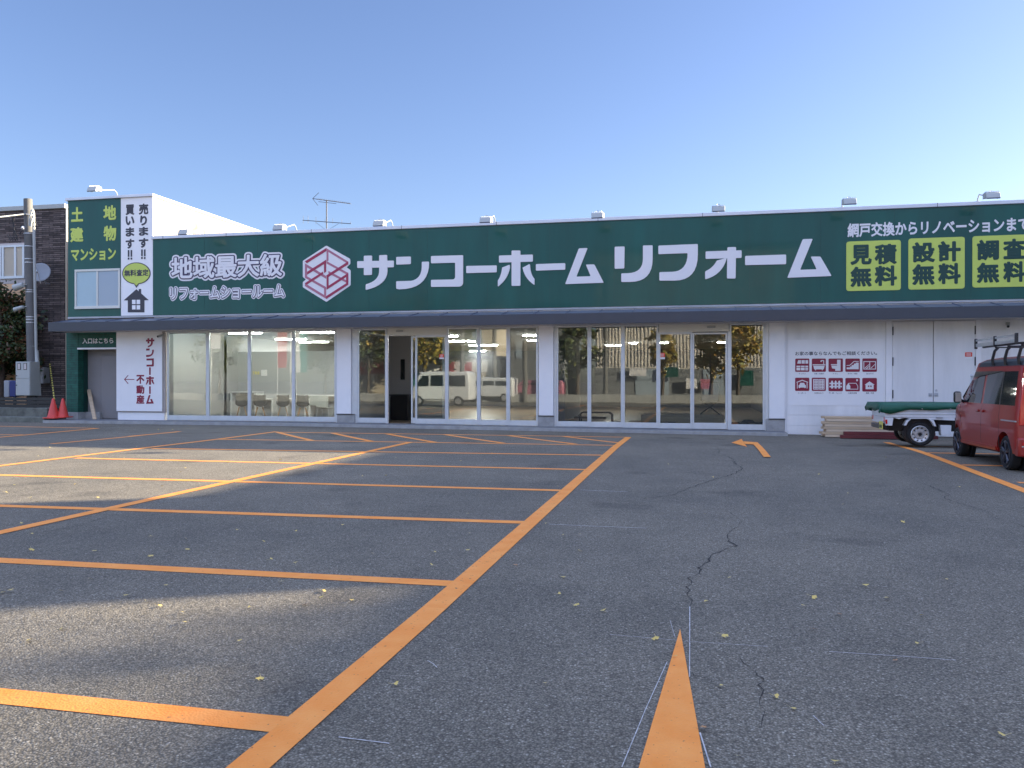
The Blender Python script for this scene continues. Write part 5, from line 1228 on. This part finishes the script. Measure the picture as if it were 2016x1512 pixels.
MB().box(VX+.30, VX+VWD-.3, VY-.02, VY+.03, .60, .76).build('number_plate', M['plate'], van)
# windscreen
wsm = MB(); wsm.add([(cxv-.46, VY+2.22, 1.60), (cxv+.46, VY+2.22, 1.60), (cxv+.60, VY+2.78, 1.02), (cxv-.60, VY+2.78, 1.02), (cxv-.46, VY+2.24, 1.665), (cxv+.46, VY+2.24, 1.665), (cxv+.60, VY+2.83, 1.07), (cxv-.60, VY+2.83, 1.07)], [(0,1,2,3),(4,5,6,7),(0,4,7,3),(1,5,6,2),(0,1,5,4),(3,2,6,7)])
wsm.build('windscreen', M['vglass'], van)
# roof lining strip and rack
rk = MB(); zr = 1.90
for x_ in (VX+.12, VX+VWD-.12): rk.box(x_-.018, x_+.018, VY+.05, VY+1.8, zr, zr+.03)
for yy in (.15, .70, 1.25): rk.box(VX+.12, VX+VWD-.12, VY+yy-.018, VY+yy+.018, zr-.02, zr-.0005)
rack = rk.build('roof_rack', M['blackm'], van, bevel=.004)
for yy in (.15, .70, 1.25):
    for s_ in (1, -1):
        x0 = VX+.045 if s_ == 1 else VX+VWD-.045; MB().tube([(x0+.055*s_, VY+yy+.02, 1.60), (x0+.045*s_, VY+yy+.02, 1.70), (x0+.07*s_, VY+yy, 1.83), (x0+.12*s_, VY+yy, zr-.01)], .022, 6).build('rack_leg', M['black'], rack)
for s_ in (1, -1):
    x0 = VX+.03 if s_ == 1 else VX+VWD-.03
    for z0, z1 in ((.02, .075), (.115, .145)): MB().box(x0-.01, x0+.01, VY+.1, VY+1.88, zr+z0, zr+z1).build('rack_rail', M['steel'], rack)
for s_ in (1, -1):
    x0 = VX+.03 if s_ == 1 else VX+VWD-.03
    for yy in (.05, .95, 1.86): MB().box(x0-.02, x0+.02, VY+yy, VY+yy+.05, zr-.01, zr+.16).build('rack_bracket', M['black'], rack, bevel=.006)

# ================================================================ INSIDE THE SHOWROOM
def chair(x, y, rz, lab):
    t = thing('shell_chair', lab, 'chair', (x, y, .03), 'dark shell chairs at the counter'); c, s = math.cos(rz), math.sin(rz)
    def L(px, py, pz): return (x+px*c-py*s, y+px*s+py*c, .03+pz)
    n = 9; vs = []
    for i in range(n):           # from seat front to the top of the back
        u = i/(n-1); yy = lerp(.20, -.20, min(1, u/.55)) if u < .55 else lerp(-.20, -.25, (u-.55)/.45); zz = .44 if u < .45 else .44+.38*((u-.45)/.55)**1.1
        for k in range(9): v = -1+2*k/8; wv_ = .22*(1-.12*abs(u-.4)); vs.append(L(v*wv_, yy+(.07*v*v if u > .45 else 0), zz+.10*abs(v)**3*(1 if u < .7 else .2)))
    mb = MB().add(vs, [(i*9+k, i*9+k+1, (i+1)*9+k+1, (i+1)*9+k) for i in range(n-1) for k in range(8)])
    sh = mb.build('shell', M['shell'], t, smooth=70); m_ = sh.modifiers.new('t', 'SOLIDIFY'); m_.thickness = .018
    for a, b in ((-.19, -.17), (.19, -.17), (-.19, .17), (.19, .17)): MB().tube([L(a*.45, b*.45, .42), L(a, b, 0)], [.018, .011], 7).build('leg', M['lwood'], t)
    return t
YC = 26.3
for px, lab, a in ((476, 'dark shell chair farthest left, by the white counter end', .5), (512, 'second dark shell chair from the left inside the window', .6), (557, 'third dark shell chair from the left inside the window', .5), (596, 'dark shell chair farthest right of the four', .6)): chair(WX(px, YC), YC, a+3.14, lab)
def table(px0, px1, Y, zt_, dep, lab, name='counter', side=True):
    x0, x1 = WX(px0, Y), WX(px1, Y); t = thing(name, lab, 'table', ((x0+x1)/2, Y, .03))
    MB().box(x0, x1, Y, Y+dep, zt_-.04, zt_).build('table_top', M['white'], t, bevel=.004)
    for xx in (x0, x1-.06): MB().box(xx, xx+.06, Y+.03, Y+dep-.03, .03, zt_-.042).build('side_panel', M['white'], t)
    return t
table(452, 503, 26.8, .98, .8, 'white high counter end left of the chairs'); table(500, 536, 27.0, .74, .8, 'white table between the second and third chair'); table(562, 610, 27.0, .74, .8, 'white table behind the two right-hand chairs')
t = table(598, 661, 27.1, .86, .6, 'long dark-topped desk at the right end of the left window', 'desk'); 
MB().box(WX(610, 27.05), WX(640, 27.05), 27.02, 27.08, .50, .84).build('modesty_panel', M['grey'], t)
q = thing('office_chair', 'pale grey chair in front of the desk at the right', 'chair', (WX(637, 26.2), 26.2, .03)); xx = WX(637, 26.2)
MB().box(xx-.2, xx+.2, 26.1, 26.15, .45, .86).build('backrest', M['grey'], q, bevel=.05, seg=3); MB().box(xx-.2, xx+.2, 26.15, 26.5, .42, .47).build('seat', M['grey'], q, bevel=.02); MB().tube([(xx-.2, 26.15, .42), (xx-.22, 26.1, .03)], .012, 6).tube([(xx+.2, 26.15, .42), (xx+.22, 26.1, .03)], .012, 6).tube([(xx-.2, 26.5, .42), (xx-.2, 26.55, .03)], .012, 6).tube([(xx+.2, 26.5, .42), (xx+.2, 26.55, .03)], .012, 6).build('leg', M['steel'], q)
a, b = W(514, 728, D+3.98), W(525.5, 740, D+3.98); tag(MB().box(a.x, b.x, D+3.985, D+3.999, b.z, a.z).build('paper_notice', M['letter']), 'white paper notice on the grey partition behind the second pane', 'notice')
a, b = W(497, 731, D+3.98), W(510.5, 737.5, D+3.98)
mb = MB(); put_text(mb, '不動産', a.x, b.x, b.z, a.z, D+3.99, bold=.02); tag(mb.build('wall_lettering', M['plate']), 'small yellow lettering on the grey partition left of the white paper', 'lettering')
# kitchen unit behind the open door
x0, x1 = WX(768, 26.5), WX(802, 26.5); kt = thing('kitchen_cabinet', 'dark cabinet standing behind the open sliding door', 'cabinet', ((x0+x1)/2, 26.5, .03))
MB().box(x0, x1, 26.5, 27.1, .03, .86).build('cabinet_body', M['black'], kt, bevel=.01); MB().box(x0-.02, x1+.02, 26.47, 27.12, .862, .90).build('worktop', M['dkgrey'], kt)
MB().box(x0-1, x1+1.2, 27.2, 27.3, .03, 2.9).build('back_panel', M['int'], shop)
x2 = WX(788, 27.1); tag(MB().box(x2, x2+.14, 27.13, 27.18, 1.4, 2.1).build('wall_mirror', M['vglass']), 'narrow dark mirror on the wall above the dark cabinet', 'mirror')
# right bay: bench, deck, folding stand, rocks
bx0, bx1, by = WX(1140, 24.1), WX(1205, 24.1), 24.1
bn = thing('tool_bench', 'low bench with black tube frame and timber top behind the glass', 'bench', ((bx0+bx1)/2, by, .03))
MB().box(bx0-.15, bx1-.2, by, by+.32, .26, .31).build('bench_top', M['brown'], bn, bevel=.004)
tb = MB()
for yy in (by-.02, by+.34): tb.tube([(bx0+.05, yy, .03), (bx0+.0, yy, .36), (bx0+.08, yy, .44), (bx1-.10, yy, .44), (bx1-.01, yy, .38), (bx1, yy, .03)], .018, 8)
tb.build('tube_frame', M['blackm'], bn, smooth=True)
dk_ = thing('timber_deck', 'dark brown timber platform inside the right window bay', 'platform', (WX(1300, 25), 25, .03))
MB().box(WX(1235, 24.2), WX(1330, 24.2), 24.2, 25.4, .03, .16).build('lower_step', M['brown'], dk_, bevel=.004); MB().box(WX(1262, 24.8), WX(1425, 24.8), 24.8, 26.6, .03, .36).build('upper_step', M['wood'], dk_, bevel=.004)
cx_ = WX(1398, 25.2); cz = .36
dc = thing('folding_chair', 'folding chair with grey canvas and crossed black legs on the timber platform', 'chair', (cx_, 25.3, cz))
MB().box(cx_-.24, cx_+.24, 25.25, 25.28, cz+.42, cz+.92).build('canvas_back', M['greyseat'], dc, bevel=.01); MB().box(cx_-.24, cx_+.24, 25.28, 25.7, cz+.38, cz+.40).build('canvas_seat', M['greyseat'], dc)
lg = MB()
for yy in (25.24, 25.7): lg.tube([(cx_-.28, yy, cz), (cx_+.26, yy, cz+.42)], .014, 6).tube([(cx_+.28, yy, cz), (cx_-.26, yy, cz+.42)], .014, 6)
lg.tube([(cx_-.26, 25.24, cz+.40), (cx_-.26, 25.24, cz+.94)], .014, 6).tube([(cx_+.26, 25.24, cz+.40), (cx_+.26, 25.24, cz+.94)], .014, 6).build('cross_legs', M['blackm'], dc)
def rock(px, Y, r_, seed, lab):
    q = random.Random(seed); x = WX(px, Y); bm = bmesh.new(); bmesh.ops.create_icosphere(bm, subdivisions=2, radius=r_)
    for v in bm.verts: v.co *= q.uniform(.8, 1.18); v.co.z *= .62; v.co += Vector((x, Y, .03+r_*.45))
    mb = MB(); mb.v = [tuple(v.co) for v in bm.verts]; bm.verts.index_update(); mb.f = [tuple(v.index for v in f.verts) for f in bm.faces]; bm.free()
    tag(mb.build('garden_rock', M['rock']), lab, 'rock', 'dark rocks behind the glass')
for i, (px, Y, r_, lab) in enumerate(((1447, 24.1, .17, 'leftmost dark rock on the floor of the right window'), (1462, 23.95, .15, 'second dark rock from the left, near the glass'), (1473, 24.4, .22, 'largest dark rock at the back of the rock group'), (1482, 23.95, .14, 'small dark rock near the glass, right of centre'), (1494, 24.2, .17, 'rightmost dark rock on the floor of the right window'))): rock(px, Y, r_, i, lab)
a = W(1190, 770, 25.6)
sh_ = thing('display_wall', 'white display panel standing inside the right window bay', 'display', (WX(1100, 25.4), 25.4, .03))
MB().box(WX(1098, 25.4), WX(1112, 25.4), 25.4, 25.46, .03, 2.6).build('panel', M['part'], sh_); p_ = W(1098, 748, 25.38); q_ = W(1106, 768, 25.38); MB().box(p_.x, q_.x, 25.385, 25.398, q_.z, p_.z).build('paper', M['letter'], sh_)
# ================================================================ ACROSS THE ROAD (seen mirrored in the shop glass) AND RIGHT OF THE LOT
def MX(px, Y): return WX(px, 2*(D+.048)-Y)             # where a thing at depth Y stands so that it mirrors at that column
wh_ = thing('warehouse', 'tall pale warehouse with ribbed metal cladding across the road', 'building', (MX(1330, -16), -20, 0))
x0, x1 = MX(1172, -16), MX(1560, -16)
MB().box(x0, x1, -30, -16, 0, 11).build('wall', M['corr'], wh_)
rb_ = MB(); x = x0+.1
while x < x1-.1: rb_.box(x, x+.07, -16.0, -15.94, 2.4, 11); x += .24
rb_.build('wall_rib', M['corr'], wh_)
MB().box(x0-.1, x1+.1, -30.1, -15.8, 11, 11.3).build('roof', M['roofb'], wh_); MB().box(x0, x1, -16.0, -15.9, .0, 2.3).build('dark_base', M['wall_b'], wh_)
MB().box(x0+3, x0+5.5, -15.9, -15.85, .1, 2.2).box(x0+8, x0+9.4, -15.9, -15.85, .1, 2.2).build('window', M['glass3'], wh_)
bx_ = MX(1200, -15); sg = thing('shop_sign', 'teal and cream sign boards on the warehouse front', 'sign', (MX(1330, -15), -15.4, 1.2))
for a_, b_, z0, z1, m_ in ((1240, 1272, 1.7, 2.3, 'letter'), (1308, 1334, 1.6, 2.4, 'green'), (1350, 1372, .8, 1.5, 'letter'), (1380, 1402, .8, 1.5, 'rose'), (1454, 1484, 1.0, 2.1, 'green')): MB().box(MX(a_, -15.4), MX(b_, -15.4), -15.5, -15.4, z0, z1).build('panel', M[m_], sg)
h2 = thing('far_house', 'grey house with gabled roof across the road', 'house', (MX(1040, -18), -20, 0))
MB().box(MX(1000, -15), MX(1110, -15), -24, -15, 0, 5.4).build('wall', M['wall_b'], h2); MB().prism([(-24.4, 5.4), (-14.6, 5.4), (-19.5, 7.6)], MX(998, -15), MX(1112, -15), 'YZ').build('roof', M['roofb'], h2)
MB().box(MX(1015, -15), MX(1030, -15), -15, -14.95, 3, 4.4).box(MX(1060, -15), MX(1080, -15), -15, -14.95, 1, 2.4).build('window', M['glass3'], h2)
h3 = thing('far_shop', 'cream shop building with signs across the road', 'shop', (MX(870, -16), -20, 0))
MB().box(MX(690, -16), MX(985, -16), -24, -16, 0, 3.0).build('wall', M['wall_c'], h3); MB().box(MX(688, -16), MX(990, -16), -24.2, -15.7, 3.0, 3.25).build('roof', M['roofb'], h3)
MB().box(MX(800, -16), MX(960, -16), -16, -15.9, 2.0, 2.95).build('fascia', M['letter'], h3); MB().box(MX(880, -16), MX(895, -16), -15.9, -15.8, .2, 2.9).box(MX(915, -16), MX(930, -16), -15.9, -15.85, 2.1, 2.8).build('red_panel', M['redc'], h3); MB().box(MX(812, -16), MX(876, -16), -16, -15.9, .2, 1.9).build('shutter', M['teal'], h3)
MB().box(MX(706, -14), MX(756, -14), -14.1, -14, 1.9, 2.8).build('red_board', M['redc'], h3)
h4 = thing('far_house', 'cream tower-like house behind the shops across the road', 'house', (MX(960, -40), -44, 0))
MB().box(MX(950, -40), MX(972, -40), -48, -40, 0, 9.5).build('wall', M['wall_c'], h4); MB().box(MX(948, -40), MX(974, -40), -48.3, -39.7, 9.5, 9.8).build('roof', M['roofb'], h4)
for i, (px, Y, hh, rx, lm, s_) in enumerate(((725, -11, 7.5, 2.4, 'leafg', 1), (775, -12, 8.5, 2.8, 'leafy', 2), (835, -12, 8.5, 2.8, 'leafy', 3), (868, -14, 8, 2.5, 'leafg', 4), (640, -12, 7.5, 2.8, 'leafg', 5), (1452, -8, 6.2, 1.7, 'leafy', 6), (1400, -9.5, 6.0, 1.5, 'leafy', 7), (1304, -8, 5.5, .9, 'leafy', 8), (1137, -10, 6, 1.6, 'leafg', 9), (430, -14, 6, 1.8, 'leafg', 10))):
    make_tree('street_tree', ('tree number of the far kerb' and ['bushy green tree', 'yellowing broad tree', 'golden broad tree', 'dark green tree', 'green tree by banners', 'golden ginkgo', 'orange ginkgo', 'slim ginkgo', 'half bare tree', 'small green tree'][i])+' across the road, mirrored in the glass', MX(px, Y), Y, 0, hh, rx, hh*.33, M[lm], 1500 if rx < 2 else 2600, 20+i, 'trees across the road', trunk=.14, ls=.17, zc=hh*.62)
for i, (px, Y) in enumerate(((909, -9), (974, -10), (1033, -6), (1192, -7))):
    x = MX(px, Y); t = thing('power_pole', ['power pole left of the far house', 'power pole with crossarm by the far shop', 'thick power pole nearest the road', 'dark power pole before the warehouse'][i]+', across the lot', 'utility pole', (x, Y, 0), 'power poles across the road')
    MB().tube([(x, Y, 0), (x, Y, 9.5)], [.17, .11], 12).build('shaft', M['pole'], t, smooth=True); MB().box(x-.9, x+.9, Y-.05, Y+.05, 8.6, 8.7).build('crossarm', M['steel'], t)
wr = MB()
for k, z in enumerate((5.2, 6.4, 6.9, 7.6, 8.4)): wr.tube([(-45, -8.6, z+1), (-20, -8.3, z-.1), (5, -8.0, z+.3), (30, -7.6, z+1)], .022, 5)
tag(wr.build('overhead_wires', M['black']), 'black overhead wires along the far side of the road', 'wires')
for i, (px, Y, m_, z0, z1) in enumerate(((556, -2, 'redc', 2.2, 4.9), (582, -2.2, 'letter', 1.9, 4.8), (594, -2.4, 'teal', 1.9, 4.8), (425, -1, 'letter', 3.4, 4.6))):
    x = MX(px, Y); t = thing('banner_flag', ['tall red banner flag by the road', 'tall white banner flag by the road', 'tall teal banner flag by the road', 'white square sign on a post by the road'][i], 'banner', (x, Y, 0))
    MB().box(x-.32, x+.32, Y-.01, Y+.01, z0, z1).build('banner_cloth', M[m_], t); MB().cyl((x-.34, Y, 0), (x-.34, Y, z1+.1), .02, n=8).build('banner_pole', M['white'], t)
def boxvan(x, y, L_, hgt, m_, lab):
    t = thing('parked_van', lab, 'van', (x, y, 0), 'vans parked on the lot')
    MB().prism([(x, .35), (x+L_, .35), (x+L_, hgt-.15), (x+L_-.15, hgt), (x+.75, hgt), (x+.3, 1.1), (x, .95)], y, y+1.45).build('body', m_, t, bevel=.05)
    MB().prism([(x+.45, 1.08), (x+1.2, 1.08), (x+1.2, hgt-.2), (x+.85, hgt-.2)], y+1.4505, y+1.46).box(x+1.3, x+2.0, y+1.4505, y+1.46, 1.08, hgt-.2).box(x+2.1, x+L_-.2, y+1.4505, y+1.46, 1.08, hgt-.2).build('side_window', M['vglass'], t)
    for wx_ in (x+.6, x+L_-.6): MB().lathe(wx_, .28, [(.28, y+1.30), (.28, y+1.46)], 24, 'Y').build('wheel', M['rubber'], t); MB().lathe(wx_, .28, [(.17, y+1.461), (.15, y+1.47)], 20, 'Y').build('hub_cap', M['rims'], t)
boxvan(MX(824, 4)-.4, 3.2, 3.4, 1.85, M['twhite'], 'white van parked left on the lot, mirrored in the glass')
boxvan(MX(932, -8), -7, 3.3, 1.6, M['twhite'], 'white small van by the road, mirrored in the glass')
boxvan(MX(1010, -10), -11, 3.6, 1.4, M['rose'], 'pinkish car by the road, mirrored in the glass')
hg = MB(); tag(MB().box(-40, 25, -6.2, -6.0, 0, .5).build('road_hedge_wall', M['conc']), 'low concrete kerb wall along the road edge of the lot', 'wall')

# unseen building added on the sun side, its blocks shaped to shade the lot
def xsh(xe, h, X0): return (X0-xe)/2.9
nb = thing('occluder_building', 'unseen grey building added right of the car park to cast shade', 'building', (24, 14, 0))
X0 = 16.0
MB().box(X0, X0+9, 19.6, 60, 0, 7.55).build('occluder_north', M['wall_c'], nb); MB().box(X0, X0+2, 15.2, 19.6, 0, 9.6).build('occluder_tower', M['wall_b'], nb); MB().box(X0, X0+9, 6.0, 15.2, 0, 6.2).build('occluder_south', M['wall_c'], nb)
make_tree('occluder_tree', 'unseen thin-leaved tree added far beyond the building to dim the near sun patch', 45, 28.2, 0, 20.5, 3.8, 3.6, M['leafy'], 620, 77, ls=.25, zc=16.6)  # tree added out of view to thin and blur the near sun patch
